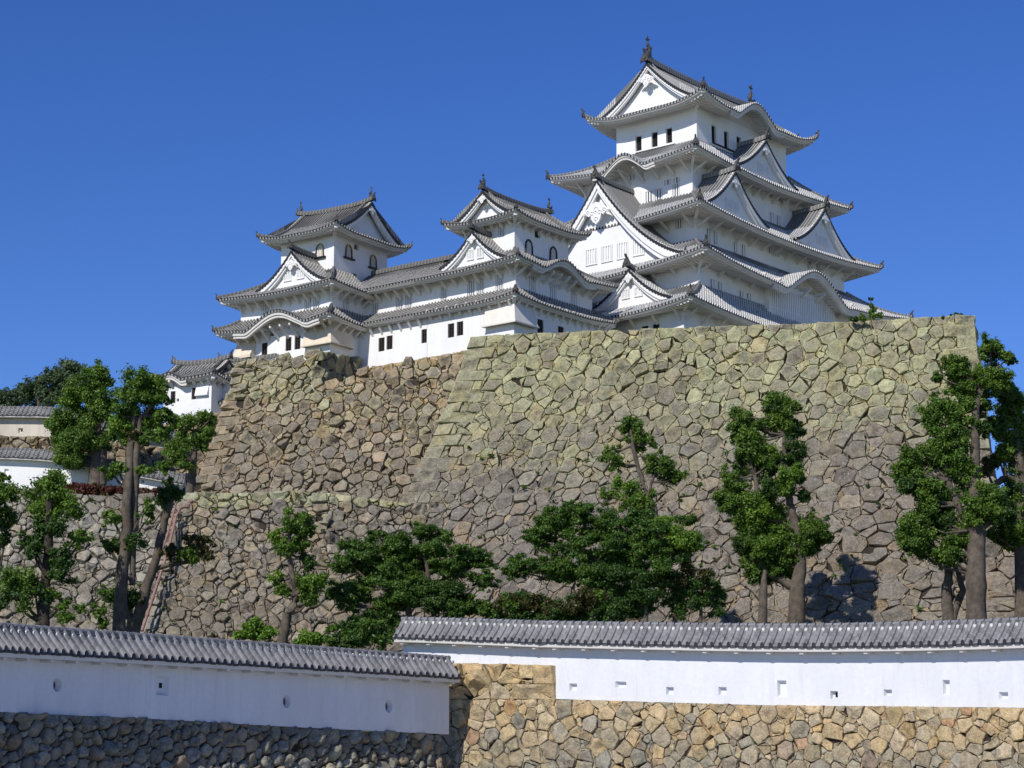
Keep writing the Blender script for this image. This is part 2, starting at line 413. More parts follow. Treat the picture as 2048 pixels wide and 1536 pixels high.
def ornament(mb, x0, y, z0, sc, k, s0=0):
    """gegyo: scrolled pendant, front at y"""
    out = []
    prof = [(0, .55), (.35, .42), (.62, .16), (.95, .02), (1.35, -.28), (1.25, -.48), (.95, -.38), (.72, -.60), (.52, -.45), (.46, -.82), (.30, -1.08), (.12, -1.18), (0, -1.32)]
    prof = prof + [(-x, z) for x, z in prof[-2:0:-1]]
    poly = [rot(k, x0+x*sc, y, z0+z*sc) for x, z in prof]
    a = rot(k, 0, 0, 0); bv = rot(k, 0, -.14*max(.6, sc), 0)
    mb.prism(poly, bv)
    for cx, cz, r in ((0, -.1, .26), (.36, -.36, .2), (-.36, -.36, .2), (0, -.86, .2), (.8, -.2, .16), (-.8, -.2, .16), (1.15, -.36, .12), (-1.15, -.36, .12)):
        pts = [rot(k, x0+(cx+r*math.cos(t)*(1-t/9))*sc, y-.16*max(.6, sc), z0+(cz+r*math.sin(t)*(1-t/9))*sc) for t in [i*.55 for i in range(11)]]
        mb.tube(pts, .05*sc, 5)

def gprof(t, g): return g[0]*t + (1-g[0])*t*t
def gable(T, k, s0, D, Dback, hw, z_foot, z_apex, mat, g=.45, board=.55, over=.45, win=None, orn=.8, odrop=0, name='gable', ridge_back=None, tails=False, hwR=None, finial=None):
    """triangular dormer gable on face k, front plane at y=-D"""
    hwR = hwR or hw; CUR[0] = T.es
    def zf(x):
        w = hw if x < 0 else hwR
        return z_foot + (z_apex-z_foot)*gprof(max(0, 1-abs(x)/w), (g, 0))
    mb = MB()
    for sg in (-1, 1):
        w = hw if sg < 0 else hwR
        cols, p = columns(-D-.10, -Dback, .40, RIB); grid = []; uvs = []
        for y, h in cols:
            r = []; u = []
            for i in range(11):
                x = sg*w*i/10*1.04
                r.append(rot(k, s0+x, y, zf(x)+h+.06)); u.append(((y+D)*.40/p, w*(1-i/10)*1.2))
            r.append(rot(k, s0+sg*w*1.04, y, zf(w)+h-.12)); u.append(((y+D)*.40/p, -.1))
            grid.append(r); uvs.append(u)
        mb.grid(grid, uvs, flip=(sg < 0))
        # front tile edge (drop face) with tile ends
        N = max(8, int(w/.33)); grid = []; uvs = []
        for i in range(N*4+1):
            x = sg*w*i/(N*4)*1.04; f = (i % 4)/4
            hh = .08 if i % 4 in (1, 2) else 0.0
            grid.append([rot(k, s0+x, -D-.12, zf(x)-.12-hh), rot(k, s0+x, -D-.14, zf(x)+.10+hh*.6), rot(k, s0+x, -D+.35, zf(x)+.16+hh)])
            uvs.append([(.2, -.2), (.2, -.1), (.2, .15)])
        mb.grid(grid, uvs, flip=(sg > 0))
    rf = mb.build(name, mat, T.e)
    # bargeboards
    bb = MB()
    for sg in (-1, 1):
        w = hw if sg < 0 else hwR; N = 16
        for (y0, y1, o0, o1) in ((-D-.06, -D+.10, .10, board), (-D+.10, -D+.30, board*.9, board*1.55)):
            ra = []
            for i in range(N+1):
                x = sg*w*i/N; z = zf(x); fl = 1+.35*(i/N)
                zz = max(z-o1*fl, z_foot-.25)
                ra.append([rot(k, s0+x, y1, z-o0*.3), rot(k, s0+x, y0, z-o0*.9), rot(k, s0+x, y0, zz), rot(k, s0+x, y1+.12, zz)])
            bb.grid(ra, flip=(sg > 0))
    if orn: ornament(bb, s0, -D-.08, z_apex-board*1.5-.25*orn-odrop, orn, k)
    bb.build('bargeboard', M_BOARD, rf)
    # tympanum
    wl = MB(); top = [(-hw*1.0, z_foot-.4)] + [(-hw*(1-i/8), zf(-hw*(1-i/8))-.2) for i in range(8)] + [(hwR*i/8, zf(hwR*i/8)-.2) for i in range(9)] + [(hwR*1.0, z_foot-.4)]
    yb = -D+over
    wl.prism([rot(k, s0+x, yb, z) for x, z in top], rot(k, 0, .25, 0))
    wl.build('gable_wall', M_WHITE, rf)
    if win:
        for (wx, wz, ww, wh, nb) in win: lattice(T, k, wx, wz, ww, wh, -yb+.01, nb, proud=True, parent=rf)
    rb = ridge_back if ridge_back is not None else Dback
    pts = [rot(k, s0, -D-.2+(D+.2-rb)*i/6, z_apex+.05+.25*(1-i/6)**3) for i in range(7)]
    rr = MB(); rr.bar(pts, .42, .55, .03); rr.build('ridge', mat, rf)
    p0, p1 = Vector(pts[0]), Vector(pts[1]); endtile(rf, p0+Vector((0, 0, .12)), p0-p1, 1.35)
    if tails:
        for sg in (-1, 1):
            w = hw if sg < 0 else hwR
            pts = [rot(k, s0+sg*(w*i/8), -D+.75, zf(w*i/8 if sg > 0 else -w*i/8)+.1) for i in range(0, 9)]
            rr = MB(); rr.bar(pts, .28, .3, .0); rr.build('verge_ridge', mat, rf)
            endtile(rf, Vector(pts[-1]), Vector(pts[-1])-Vector(pts[-2]), .8)
    return rf

def lattice(T, k, sc, zc, w, h, D, nbar, proud=False, parent=None, dark=False, gapmat=None):
    """window recess of a wall: back board, frame and vertical bars"""
    yy = -D
    dep = .02 if proud else .26
    mb = MB(); c = rot(k, sc, yy+dep, zc)
    def bx(m, s, y, z, ws, wy, wz):
        ctr = rot(k, s, y, z); sz = (ws, wy, wz) if k in (0, 2) else (wy, ws, wz); m.box(ctr, sz)
    bx(mb, sc, yy+dep+.02, zc, w+.02, .04, h+.02)
    wd = mb.build('window', gapmat or (M_DARK if dark else M_GAP), parent or T.e)
    lb = MB()
    y1 = yy + (-.05 if proud else .10)
    if proud:
        for sx in (-1, 1): bx(lb, sc+sx*(w/2+.06), yy-.03, zc, .12, .14, h+.24)
        for sz in (-1, 1): bx(lb, sc, yy-.03, zc+sz*(h/2+.06), w, .14, .12)
    for i in range(nbar):
        bx(lb, sc - w/2 + w*(i+.5+.0)/nbar if nbar > 1 else sc, y1, zc, w/nbar*.50, .10, h)
    if dark and nbar:
        for j in (-1, 0, 1): bx(lb, sc, y1+.04, zc+j*h*.28, w, .05, .06)
    if nbar: lb.build('lattice', M_BROWN if dark else M_WHITE, wd)
    return wd

def wall_box(T, level, a, b, z0, z1, mat=None, skipf=()):
    """four outer walls with rectangular recesses T.holes[(name,k)] = [(s0,s1,z0,z1,depth)]"""
    mb = MB()
    for k in range(4):
        if k in skipf: continue
        L, D = (b, a) if k in (0, 2) else (a, b)
        face_wall(mb, lambda s, y, z, k=k, D=D: rot(k, s, -D+y, z), -L, L, z0, z1, T.holes.get((level, k), []))
    mb.grid([[(-b, -a, z1), (-b, a, z1)], [(b, -a, z1), (b, a, z1)]])
    return mb.build('wall', mat or M_WHITE, T.e)
def face_wall(mb, P, s0, s1, z0, z1, holes, back=True, extra_s=(), extra_z=()):
    S = sorted(set([s0, s1] + [v for h in holes for v in h[:2]] + list(extra_s))); Z = sorted(set([z0, z1] + [v for h in holes for v in h[2:4]] + list(extra_z)))
    for i in range(len(S)-1):
        for j in range(len(Z)-1):
            sc, zc = (S[i]+S[i+1])/2, (Z[j]+Z[j+1])/2
            if any(h[0] < sc < h[1] and h[2] < zc < h[3] for h in holes): continue
            mb.add([P(S[i], 0, Z[j]), P(S[i+1], 0, Z[j]), P(S[i+1], 0, Z[j+1]), P(S[i], 0, Z[j+1])], [(0, 1, 2, 3)])
    for h in holes:
        a, b, c, d, dep = h[:5]; A = [(a, c), (b, c), (b, d), (a, d)]
        sp = h[5] if len(h) > 5 else 1.0       # splay of the recess
        m = ((a+b)/2, (c+d)/2); Bk = [(m[0]+(x-m[0])*sp, m[1]+(z-m[1])*sp) for x, z in A]
        for i in range(4):
            j = (i+1) % 4
            mb.add([P(A[i][0], 0, A[i][1]), P(A[j][0], 0, A[j][1]), P(Bk[j][0], dep, Bk[j][1]), P(Bk[i][0], dep, Bk[i][1])], [(0, 3, 2, 1)])
        if back and not (len(h) > 6 and h[6]): mb.add([P(x, dep, z) for x, z in Bk], [(0, 1, 2, 3)])
def window(T, level, face, D, px, py, w, h, nb=4, dark=False, depth=.30, gapmat=None):
    """register a recess on wall `level` (its top z) and build the lattice in it"""
    s, z = T.hit(face, D, px, py); k = KF[face]
    T.holes.setdefault((level, k), []).append((s-w/2, s+w/2, z-h/2, z+h/2, depth))
    return lattice(T, k, s, z, w, h, D, nb, dark=dark, gapmat=gapmat)

_BR = {}
def brackets(T, faces, z, over, pitch=1.55, drop=1.15, skip=0.6):
    """diagonal eave struts; faces: {k:(s0,s1,Dwall)}; z: soffit height at the wall"""
    key = (round(over, 2), drop)
    if key not in _BR:
        mb = MB(); w = .11
        poly = [(0, 0), (0, -drop), (-.12, -drop), (-over*.80, -.10), (-over*.80, .12), (0, .12)]
        inner = [(-.01, -.22), (-.01, -drop+.42), (-over*.52, -.22)]
        vs = [(x, y, zz) for x in (-w, w) for y, zz in poly]
        # strut bar and top beam as one piece
        mb.prism([(-w, -over*.82, .10), (-w, -over*.82, -.10), (-w, -.02, -drop), (-w, .02, -drop+.30)], (2*w, 0, 0))
        mb.prism([(-w*.8, -over*.86, .14), (-w*.8, -over*.86, -.06), (-w*.8, 0, -.06), (-w*.8, 0, .14)], (1.6*w, 0, 0))
        o = mb.build('bracket', M_EAVE, None); _BR[key] = o.data; bpy.data.objects.remove(o)
    for k, (s0, s1, D) in faces.items():
        n = max(1, round((s1-s0)/pitch))
        for i in range(n+1):
            s = s0 + (s1-s0)*i/n
            o = link('bracket', _BR[key], T.e); o.location = rot(k, s, -D, z); o.rotation_euler = (0, 0, k*math.pi/2)

def irimoya(T, a, b, z_tip, z_ridge, gp, mat, a_w, b_w, axis='X', lift=.65, karas=(), fascia=.34, slope=.2, g=.42, board=.5, orn=.8, odrop=0, fin=1.0, fincap=True, raft=.42, pitch=.40, over=.5, roofname='roof'):
    """hip-and-gable roof; ridge along local X (gables on L/B faces) or along Y (gables on R/F faces)"""
    zm = z_tip-lift; CUR[0] = T.es
    if axis == 'X': longf = (0, 2); gf = (3, 1); hs, hd, Lw, Dw = b, a, b_w, a_w
    else: longf = (3, 1); gf = (0, 2); hs, hd, Lw, Dw = a, b, a_w, b_w
    Dg = hs-gp; tg = Dg/hd; gpo = gp+.85
    prof = lambda t: (z_ridge-zm)*(g*t+(1-g)*t*t)
    mb = MB(); eb = MB()
    def surf(k, s, t, tf, kf):
        base = zm + prof(t) + tf(s, Dg)*(1-min(1, t/tg))
        kz = kf(s)
        if kz > .01: base = max(base, zm+kz+.1*t)
        elif kz < 0: base += kz*max(0, 1-3*t)
        return base
    for k in longf+gf:
        lng = k in longf; L, D = (hs, hd) if lng else (hd, hs); tf = tipfn(L, lift); kf = kara_fn(karas, k)
        LW, DW = (Lw, Dw) if lng else (Dw, Lw)
        cols, p = columns(-L, L, pitch, RIB); grid = []; uvs = []
        n = 12 if lng else 5
        for s, h in cols:
            dist = (L-abs(s))                     # distance to the hip corner
            if lng: tm = 1.0 if abs(s) <= gpo else max(.01, dist/hd)
            else: tm = min(Dg+.1, max(.02, dist))/hd
            r = [rot(k, s, -D+.02, surf(k, s, 0, tf, kf)+h-.15-(.12 if h > 0 else 0)), rot(k, s, -D, surf(k, s, 0, tf, kf)+h)]; u = [((s+L)/p*pitch, -.2), ((s+L)/p*pitch, 0.0)]
            for i in range(1, n+1):
                t = tm*i/n; r.append(rot(k, s, -D+hd*t, surf(k, s, t, tf, kf)+h)); u.append(((s+L)/p*pitch, t*hd*1.2))
            grid.append(r); uvs.append(u)
        mb.grid(grid, uvs)
        cols, p = columns(-L+.05, L-.05, raft, RAFT); grid = []; zi = zm + slope*(D-DW) - .13 - fascia
        for s, h in cols:
            tm = min(1.0, max(0.02, (L-abs(s))/max(.1, L-LW))); ze = zm + tf(s, Dg) + kf(s)
            r = [rot(k, s, -D+.06, ze-.10), rot(k, s, -D+.10, ze-.16), rot(k, s, -D+.18, ze-.13-fascia*.5), rot(k, s, -D+.4, ze-.13-fascia*.55), rot(k, s, -D+.42, ze-.13-fascia)]
            for i in range(1, 5):
                t = tm*i/4; tt = min(1, max(.42/(D-DW), t)); zz = (ze-.13-fascia)*(1-t) + (zi+kf(s)*.8*(1 if t < 1 else 0))*t
                r.append(rot(k, s, -D+(D-DW)*tt, zz+h*(1 if .1 < t < .98 else .2)))
            grid.append(r)
        eb.grid(grid, flip=True)
        for kk, ks0, W, H in karas:
            if kk != k: continue
            g1 = []
            for i in range(41):
                s = ks0-W*1.12+2.24*W*i/40; ze = zm+tf(s, Dg)+kf(s)-.12; dd = .55
                g1.append([rot(k, s, -D+.12, ze-.02), rot(k, s, -D+.14, ze-dd*.5), rot(k, s, -D+.24, ze-dd*.55), rot(k, s, -D+.26, ze-dd), rot(k, s, -D+.6, ze-dd)])
            eb.grid(g1, flip=True)
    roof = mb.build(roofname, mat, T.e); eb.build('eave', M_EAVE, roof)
    # gables
    for k in gf:
        bb = MB(); wl = MB(); vb = MB(); x1 = hd*(1-tg)*1.0
        zf = lambda x: zm + prof(1-abs(x)/hd)
        for sg in (-1, 1):
            for (y0, y1, o0, o1) in ((-gpo+.06, -gpo+.2, .06, board), (-gpo+.2, -gpo+.36, board*.9, board*1.5)):
                ra = []
                for i in range(17):
                    x = sg*x1*i/16; z = zf(x); zz = max(z-o1*(1+.3*i/16), zm+prof(tg)-.1)
                    ra.append([rot(k, x, y1, z-.03), rot(k, x, y0, z-o0), rot(k, x, y0, zz), rot(k, x, y1+.15, zz)])
                bb.grid(ra, flip=(sg > 0))
            N = max(8, int(x1*1.25/.33)); grid = []; uvs = []
            for i in range(N*4+1):
                x = sg*x1*i/(N*4); hh = .08 if i % 4 in (1, 2) else 0
                grid.append([rot(k, x, -gpo-.02, zf(x)-.14-hh), rot(k, x, -gpo-.05, zf(x)+.10+hh*.6), rot(k, x, -gpo+.45, zf(x)+.17+hh)]); uvs.append([(.2, -.2), (.2, -.1), (.2, .15)])
            vb.grid(grid, uvs, flip=(sg > 0))
            pts = [rot(k, sg*(x1*1.02*i/8), -gpo+.85, zf(x1*1.02*i/8)+.10) for i in range(9)]
            rr = MB(); rr.bar(pts, .30, .34); rr.build('verge_ridge', mat, roof); endtile(roof, Vector(pts[-1]), Vector(pts[-1])-Vector(pts[-2]), .85)
        vb.build('verge_tiles', mat, roof)
        if orn: ornament(bb, 0, -gpo-.0, z_ridge-board*1.5-.3*orn-odrop, orn, k)
        bb.build('bargeboard', M_BOARD, roof)
        top = [(x1*(-1+i/10), zf(x1*(-1+i/10))-.25) for i in range(21)]
        wl.prism([rot(k, x, -gp, z) for x, z in [(-x1, zm+prof(tg)-.6)]+top+[(x1, zm+prof(tg)-.6)]], rot(k, 0, .3, 0)); wl.build('gable_wall', M_WHITE, roof)
    # ridge
    k = longf[0]
    pts = [rot(k, -gpo-.1+(2*gpo+.2)*i/12, 0, z_ridge-.05+.35*abs(i/6-1)**3) for i in range(13)]
    rr = MB(); rr.bar(pts, .55*(.4+.6*T.es), .75*T.es); rr.build('ridge', mat, roof)
    for i0, i1 in ((0, 1), (-1, -2)):
        p0, p1 = Vector(pts[i0]), Vector(pts[i1]); d = p0-p1; endtile(roof, p0, d, 1.5)
        if fin: shachi(roof, p0-d.normalized()*.45*T.es+Vector((0, 0, .65*T.es)), math.atan2(d.y, d.x)+math.pi/2, fin)
    # hips
    tf = tipfn(hs, lift)
    for k in longf:
        for sg in (-1, 1):
            pts = []
            for i in range(9):
                t = tg*i/8; s = sg*(hs-hd*t); pts.append(rot(k, s, -hd+hd*t, surf(k, s, t, tf, lambda s: 0)))
            hb = MB(); hb.bar(pts, .36, .38, .02); hb.build('hip_ridge', mat, roof)
            p0, p1 = Vector(pts[0]), Vector(pts[1]); endtile(roof, p0+Vector((0, 0, .05)), p0-p1, 1.0)
            zi = zm+slope*(hd-Dw)-.13-fascia
            q0 = Vector(rot(k, sg*(hs-.3), -hd+.3, zm+lift-.42)); q1 = Vector(rot(k, sg*(Lw-.1), -Dw+.1, zi-.12)); d = q1-q0
            bb = MB(); bb.box((q0+q1)/2, (.34, d.length, .32), d.to_track_quat('Y', 'Z').to_matrix()); bb.build('hip_rafter', M_WHITE, roof)
    return roof, (zm, prof)
def corner_flare(T, corner, a, b, z0, z1, wl, wr, out=.9, mat=None):
    """stone-drop panel flaring out around the near corner (-b,-a)"""
    mb = MB()
    P = lambda x, y, z: (x, y, z)
    o = .06
    top = [(-b-o, -a+wl, z1), (-b-o, -a-o, z1), (-b+wr, -a-o, z1)]
    bot = [(-b-out, -a+wl+.1, z0), (-b-out, -a-out, z0), (-b+wr+.1, -a-out, z0)]
    mb.grid([bot, top])
    lip = [(-b-out-.08, -a+wl+.15, z0), (-b-out-.08, -a-out-.08, z0), (-b+wr+.15, -a-out-.08, z0)]
    lip2 = [(x, y, z-.15) for x, y, z in lip]
    mb.grid([lip2, lip]); mb.grid([lip, bot])
    inn = [(-b-.02, -a+wl, z0-.05), (-b-.02, -a-.02, z0-.05), (-b+wr, -a-.02, z0-.05)]
    mb.grid([inn, lip2])
    for t, bo, l2 in ((0, 0, 0), (2, 2, 2)):
        base = (-b, top[0][1], z0-.15) if t == 0 else (top[2][0], -a, z0-.15)
        base2 = (-b, top[0][1], z1) if t == 0 else (top[2][0], -a, z1)
        mb.add([top[t], bot[t], lip[t], lip2[t], base, base2], [(0, 1, 2, 3, 4, 5)])
    return mb.build('flared_stone_drop', mat or M_BEIGE, T.e)
M_FLARE = plaster('flare_plaster', (.78, .74, .66), .1, 1.2)
# ------------------------------------------------------------------ main keep
MK = Tower('castle_keep', 39.34, 20.98, 228.0, 'tall white main keep with five tiers of grey tiled roofs and the largest gables', 'castle keep')
T = MK
irimoya(T, 7.87, 11.22, 75.5, 79.95, 9.55, M_TILE, 5.26, 8.78, 'X', lift=1.05, karas=((0, -.7, 4.7, 1.85),), orn=.8, odrop=.75, fin=.86, g=.36, board=.4)
skirt(T, 'roof', 9.56, 15.35, 67.83, 5.26, 8.78, 70.75, 7.04, 12.33, M_TILE, lift=.95, karas=((3, .25, 3.6, 1.7),))
skirt(T, 'roof', 11.72, 17.92, 61.1, 7.04, 12.33, 63.75, 8.81, 14.53, M_TILE, lift=.95)
skirt(T, 'roof', 13.91, 20.28, 55.45, 8.81, 14.53, 58.0, 11.3, 17.65, M_TILE, lift=1.35, karas=((0, .6, 7.6, 2.75),))
skirt(T, 'roof', 14.4, 23.68, 49.75, 11.3, 17.65, 52.4, 12.0, 21.5, M_TILE, lift=.85)
# dormer gables
gable(T, 0, -1.0, 8.85, 5.2, 6.0, 67.75, 71.75, M_TILE, win=[(-1.6, 68.8, .8, .9, 3), (-.4, 68.8, .8, .9, 3)], orn=.5)
for s0, wl_ in ((-10.5, [(-11.1, 62.2, .9, .9, 3), (-9.9, 62.2, .9, .9, 3)]), (7.0, [(6.4, 62.1, .9, .9, 3), (7.6, 62.1, .9, .9, 3)])):
    gable(T, 0, s0, 11.1, 7.0, 5.9, 61.05, 65.55, M_TILE, win=wl_, orn=.55)
gable(T, 3, -.55, 18.6, 12.3, 10.3, 55.7, 65.0, M_TILE, board=.75, over=.75, g=.40, orn=1.3, odrop=1.5, tails=True,
      win=[(x, 57.35, 1.25, 1.55, 4) for x in (-1.9, .1, 2.1, 4.1)])
gable(T, 3, 5.1, 21.0, 17.6, 4.7, 50.75, 54.15, M_TILE, win=[(4.4, 51.9, .8, .8, 3), (6.0, 51.9, .8, .8, 3)], orn=.45, board=.45)
# windows
for px, py in ((1277, 287), (1309, 279), (1338, 271)): window(T, 'W6', 'L', 8.78, px, py, .80, 1.65, 0, dark=True, depth=.5)
for px, py in ((1428, 268), (1453, 280), (1478, 291), (1503, 303)): window(T, 'W6', 'R', 5.26, px, py, .90, 1.9, 0, dark=True, depth=.5)
sm = MB(); y_, z_ = T.hit('L', 8.78, 1311, 298); sm.box((-8.83, -y_, z_-.0), (.12, 5.2, .14)); x_, z_ = T.hit('R', 5.26, 1466, 307); sm.box((x_, -5.31, z_+.22), (8.0, .12, .16)); sm.build('window_sill', M_BLACK, T.e)
for px, py, w, h, n in ((1299, 396, 1.0, 1.5, 3), (1317, 391, 1.0, 1.5, 3), (1352, 380, .9, 1.4, 3), (1335, 364, .8, .6, 2), (1353, 360, .8, .6, 2), (1264, 353, .6, .8, 1), (1282, 348, .6, .8, 1)):
    window(T, 'W5', 'L', 12.33, px, py, w, h, n)
for px, py in ((1516, 375), (1538, 386), (1560, 396)): window(T, 'W5', 'R', 7.04, px, py, 1.0, .8, 2)
for px, py in ((1543, 440), (1556, 446)): window(T, 'W5', 'R', 7.04, px, py, 1.0, 1.7, 2)
window(T, 'W4', 'L', 14.53, 1358, 448, .9, 1.0, 3)
for px, py in ((1416, 470), (1430, 475), (1470, 496), (1486, 502)): window(T, 'W4', 'R', 8.81, px, py, .9, 1.4, 2)
for px, py in ((1540, 500), (1553, 506), (1620, 528), (1635, 534)): window(T, 'W4', 'R', 8.81, px, py, 1.0, .8, 2)
for px, py in ((1424, 580), (1439, 586), (1482, 603), (1497, 609)): window(T, 'W2', 'R', 11.3, px, py, 1.0, 2.3, 2)
for px, py in ((1290, 660), (1312, 656)): window(T, 'W1', 'L', 21.5, px, py, .8, .8, 3, dark=True)
wall_box(T, 'W6', 5.26, 8.78, 69.5, 75.05); wall_box(T, 'W5', 7.04, 12.33, 62.6, 67.55); wall_box(T, 'W4', 8.81, 14.53, 57.0, 60.85)
wall_box(T, 'W2', 11.3, 17.65, 51.2, 55.2); wall_box(T, 'W1', 12.0, 21.5, 38.5, 49.6)
# big projecting lattice window under the wave gable
lt = MB(); s0_, s1_ = -5.6, 6.6
lt.box(((s0_+s1_)/2, -11.75, 52.4), (s1_-s0_, .12, 4.6))
bay = lt.build('lattice_bay', M_GAP, T.e)
lt = MB(); n = 34
for i in range(n+1): lt.box((s0_+(s1_-s0_)*i/n, -11.93, 52.3), (.19, .22, 4.4))
for z_ in (54.75, 52.3): lt.box(((s0_+s1_)/2, -11.90, z_), (s1_-s0_+.3, .12, .22 if z_ < 54 else .5))
for s_ in (s0_-.2, s1_+.2): lt.box((s_, -11.6, 52.3), (.4, .7, 5))
lt.build('lattice', M_WHITE, bay)
brackets(T, {0: (-12.0, 12.0, 7.04), 3: (-6.7, 6.7, 12.33)}, 67.25, 2.4, 1.9, 1.3)
brackets(T, {0: (-14.2, 14.2, 8.81), 3: (5.5, 8.5, 14.53)}, 60.6, 2.7, 2.3, 1.3)
brackets(T, {0: (-17.2, 17.2, 11.3), 3: (6.0, 11.0, 17.65)}, 54.95, 2.4, 2.9, 1.3)
brackets(T, {0: (-21.0, 0, 12.0), 3: (-2.0, 11.6, 21.5)}, 49.4, 2.1, 2.6, 1.5)

# ------------------------------------------------------------------ west small keep
WK = Tower('small_keep', 37.97, .47, 203.0, 'middle white turret between the main keep and the long corridor, ridge fish finials on top', 'castle turret')
T = WK
irimoya(T, 4.53, 5.95, 56.84, 59.35, 4.55, M_TILE2, 3.05, 4.29, 'X', lift=.5, orn=.42, fin=.46, board=.34, g=.42, fascia=.26, over=.4)
zin = T.hit('R', 3.05, 1075, 515)[1]
skirt(T, 'roof', 6.35, 7.98, 51.61, 3.05, 4.29, zin, 4.57, 6.08, M_TILE2, lift=.5, karas=((0, -.45, 4.5, 1.45),), faces=(0, 1, 3), fascia=.26, flat={3: -1})
skirt(T, 'roof', 6.16, 8.21, 48.10, 4.57, 6.08, 49.05, 5.26, 7.20, M_TILE2, lift=.45, faces=(0, 1, 3), fascia=.24, flat={3: -1})
gable(T, 3, .1, 7.0, 4.2, 3.85, 52.0, 55.0, M_TILE2, orn=.42, board=.36, win=[(-.45, 52.95, .62, .85, 3), (.75, 52.95, .62, .85, 3)])
window(T, 'W3', 'L', 4.29, 1003, 462, .8, 1.2, 3)
window(T, 'W3', 'R', 3.05, 1075, 469, .9, .7, 0, gapmat=M_BROWN)
for px, py in ((999, 565), (961, 573), (942, 577), (887, 590)): window(T, 'W2', 'L', 6.08, px, py, .95, 1.6, 4)
for px, py in ((1064, 570), (1106, 584), (1147, 598)): window(T, 'W2', 'R', 4.57, px, py, 1.15, 1.7, 4)
for px, py in ((1107, 549), (1129, 558)): window(T, 'W2', 'R', 4.57, px, py, 1.2, .45, 0, gapmat=M_BROWN)
for px, py in ((902, 661), (920, 657)): window(T, 'W1', 'L', 7.20, px, py, .78, 1.35, 3, dark=True, depth=.4)
for px, py in ((1081, 654), (1122, 668)): window(T, 'W1', 'R', 5.26, px, py, .95, 1.45, 3, dark=True)
wall_box(T, 'W3', 3.05, 4.29, 52.6, 56.45); wall_box(T, 'W2', 4.57, 6.08, 48.6, 51.2); wall_box(T, 'W1', 5.26, 7.20, 38.5, 47.75)
brackets(T, {0: (-4.1, 4.1, 3.05), 3: (-2.8, 2.8, 4.29)}, 56.45, 1.3, 1.15, .9)
brackets(T, {0: (-5.8, 5.8, 4.57), 3: (-3.8, 4.3, 6.08)}, 51.15, 1.6, 1.25, 1.0)
brackets(T, {0: (-6.9, 6.9, 5.26), 3: (-4.6, 5.0, 7.20)}, 47.8, .95, 1.2, 1.1)
corner_flare(T, 0, 5.26, 7.20, 45.45, 47.5, 3.2, 2.8, out=.62, mat=M_FLARE)
def kato(T, k, s, z, D, w, h, gold=True):
    """bell shaped window: black frame with gilt fittings on a sill"""
    pr = [(.5, 0), (.46, .35), (.44, .62), (.36, .82), (.2, .94), (.0, 1.0)]
    out = [(-x*w, y*h) for x, y in pr] + [(x*w, y*h) for x, y in pr[-2::-1]]
    fr_ = MB(); pts = [rot(k, s+x, -D-.06, z+y-h/2) for x, y in out]; fr_.tube(pts, .085, 6)
    wd = fr_.build('bell_window_frame', M_BLACK, T.e)
    sb = MB(); sb.box(rot(k, s, -D-.12, z-h/2-.08), (w*1.6, .26, .16) if k in (0, 2) else (.26, w*1.6, .16)); sb.build('window_sill', M_BLACK, wd)
    if gold:
        g = MB()
        for i in range(len(out)-1):
            for f in (.25, .75):
                x = out[i][0]*(1-f)+out[i+1][0]*f; y = out[i][1]*(1-f)+out[i+1][1]*f; g.box(rot(k, s+x, -D-.12, z+y-h/2), (.09, .09, .09))
        g.build('gilt_fittings', M_GOLD, wd)
    ib = MB(); ib.prism([rot(k, s+x*.8, -D-.02, z+y*.93-h/2) for x, y in out], rot(k, 0, .015, 0))
    for i in range(3): ib.box(rot(k, s+(i-1)*w*.22, -D-.05, z-.1), (.07, .07, h*.78))
    ib.build('shutter', M_EAVE, wd)
s_, z_ = T.hit('R', 3.05, 1057, 496); kato(T, 0, s_, z_, 3.05, 1.15, 1.6, False)
s_, z_ = T.hit('R', 3.05, 1106, 510); kato(T, 0, s_, z_, 3.05, 1.15, 1.6, False)

# ------------------------------------------------------------------ corridor between the small keeps
CR = Tower('corridor_tower', 37.97, .47, 203.0, 'long two-storey white corridor with tiled roof joining the two smaller turrets', 'castle corridor')
T = CR
def slope_roof(T, name, k, s0, s1, D, Din, z0, z1, mat, Dw, fascia=.26, slope=.25, pitch=.40, g=(.75, .25)):
    mb = MB(); eb = MB(); zf = lambda t: z0+(z1-z0)*(g[0]*t+g[1]*t*t)
    cols, p = columns(s0, s1, pitch, RIB); grid = []; uvs = []
    for s, h in cols:
        r = [rot(k, s, -D+.02, z0+h-.13-(.06 if h > 0 else 0))]; u = [((s-s0)/p*pitch, -.2)]
        for i in range(7): t = i/6; r.append(rot(k, s, -D+(D-Din)*t, zf(t)+h)); u.append(((s-s0)/p*pitch, t*(D-Din)*1.15))
        grid.append(r); uvs.append(u)
    mb.grid(grid, uvs); cols, p = columns(s0, s1, .42, RAFT); grid = []; zi = z0+slope*(D-Dw)-.13-fascia
    for s, h in cols:
        r = [rot(k, s, -D+.06, z0-.10), rot(k, s, -D+.18, z0-.13-fascia*.55), rot(k, s, -D+.34, z0-.13-fascia*.6), rot(k, s, -D+.36, z0-.13-fascia)]
        for i in range(1, 4): t = i/3; r.append(rot(k, s, -D+.36+(D-Dw-.36)*t, (z0-.13-fascia)*(1-t)+zi*t+h*(1 if t < 1 else .2)))
        grid.append(r)
    eb.grid(grid, flip=True); rf = mb.build(name, mat, T.e); eb.build('eave', M_EAVE, rf); return rf
zr = T.hit('L', 3.2, 820, 537)[1]
r1 = slope_roof(T, 'roof', 3, -16.5, -6.3, 7.98, 3.2, 51.12, zr, M_TILE2, 6.08)
slope_roof(T, 'roof', 1, 4.5, 16.5, 1.5, -3.2, 51.12, zr, M_TILE2, 0)
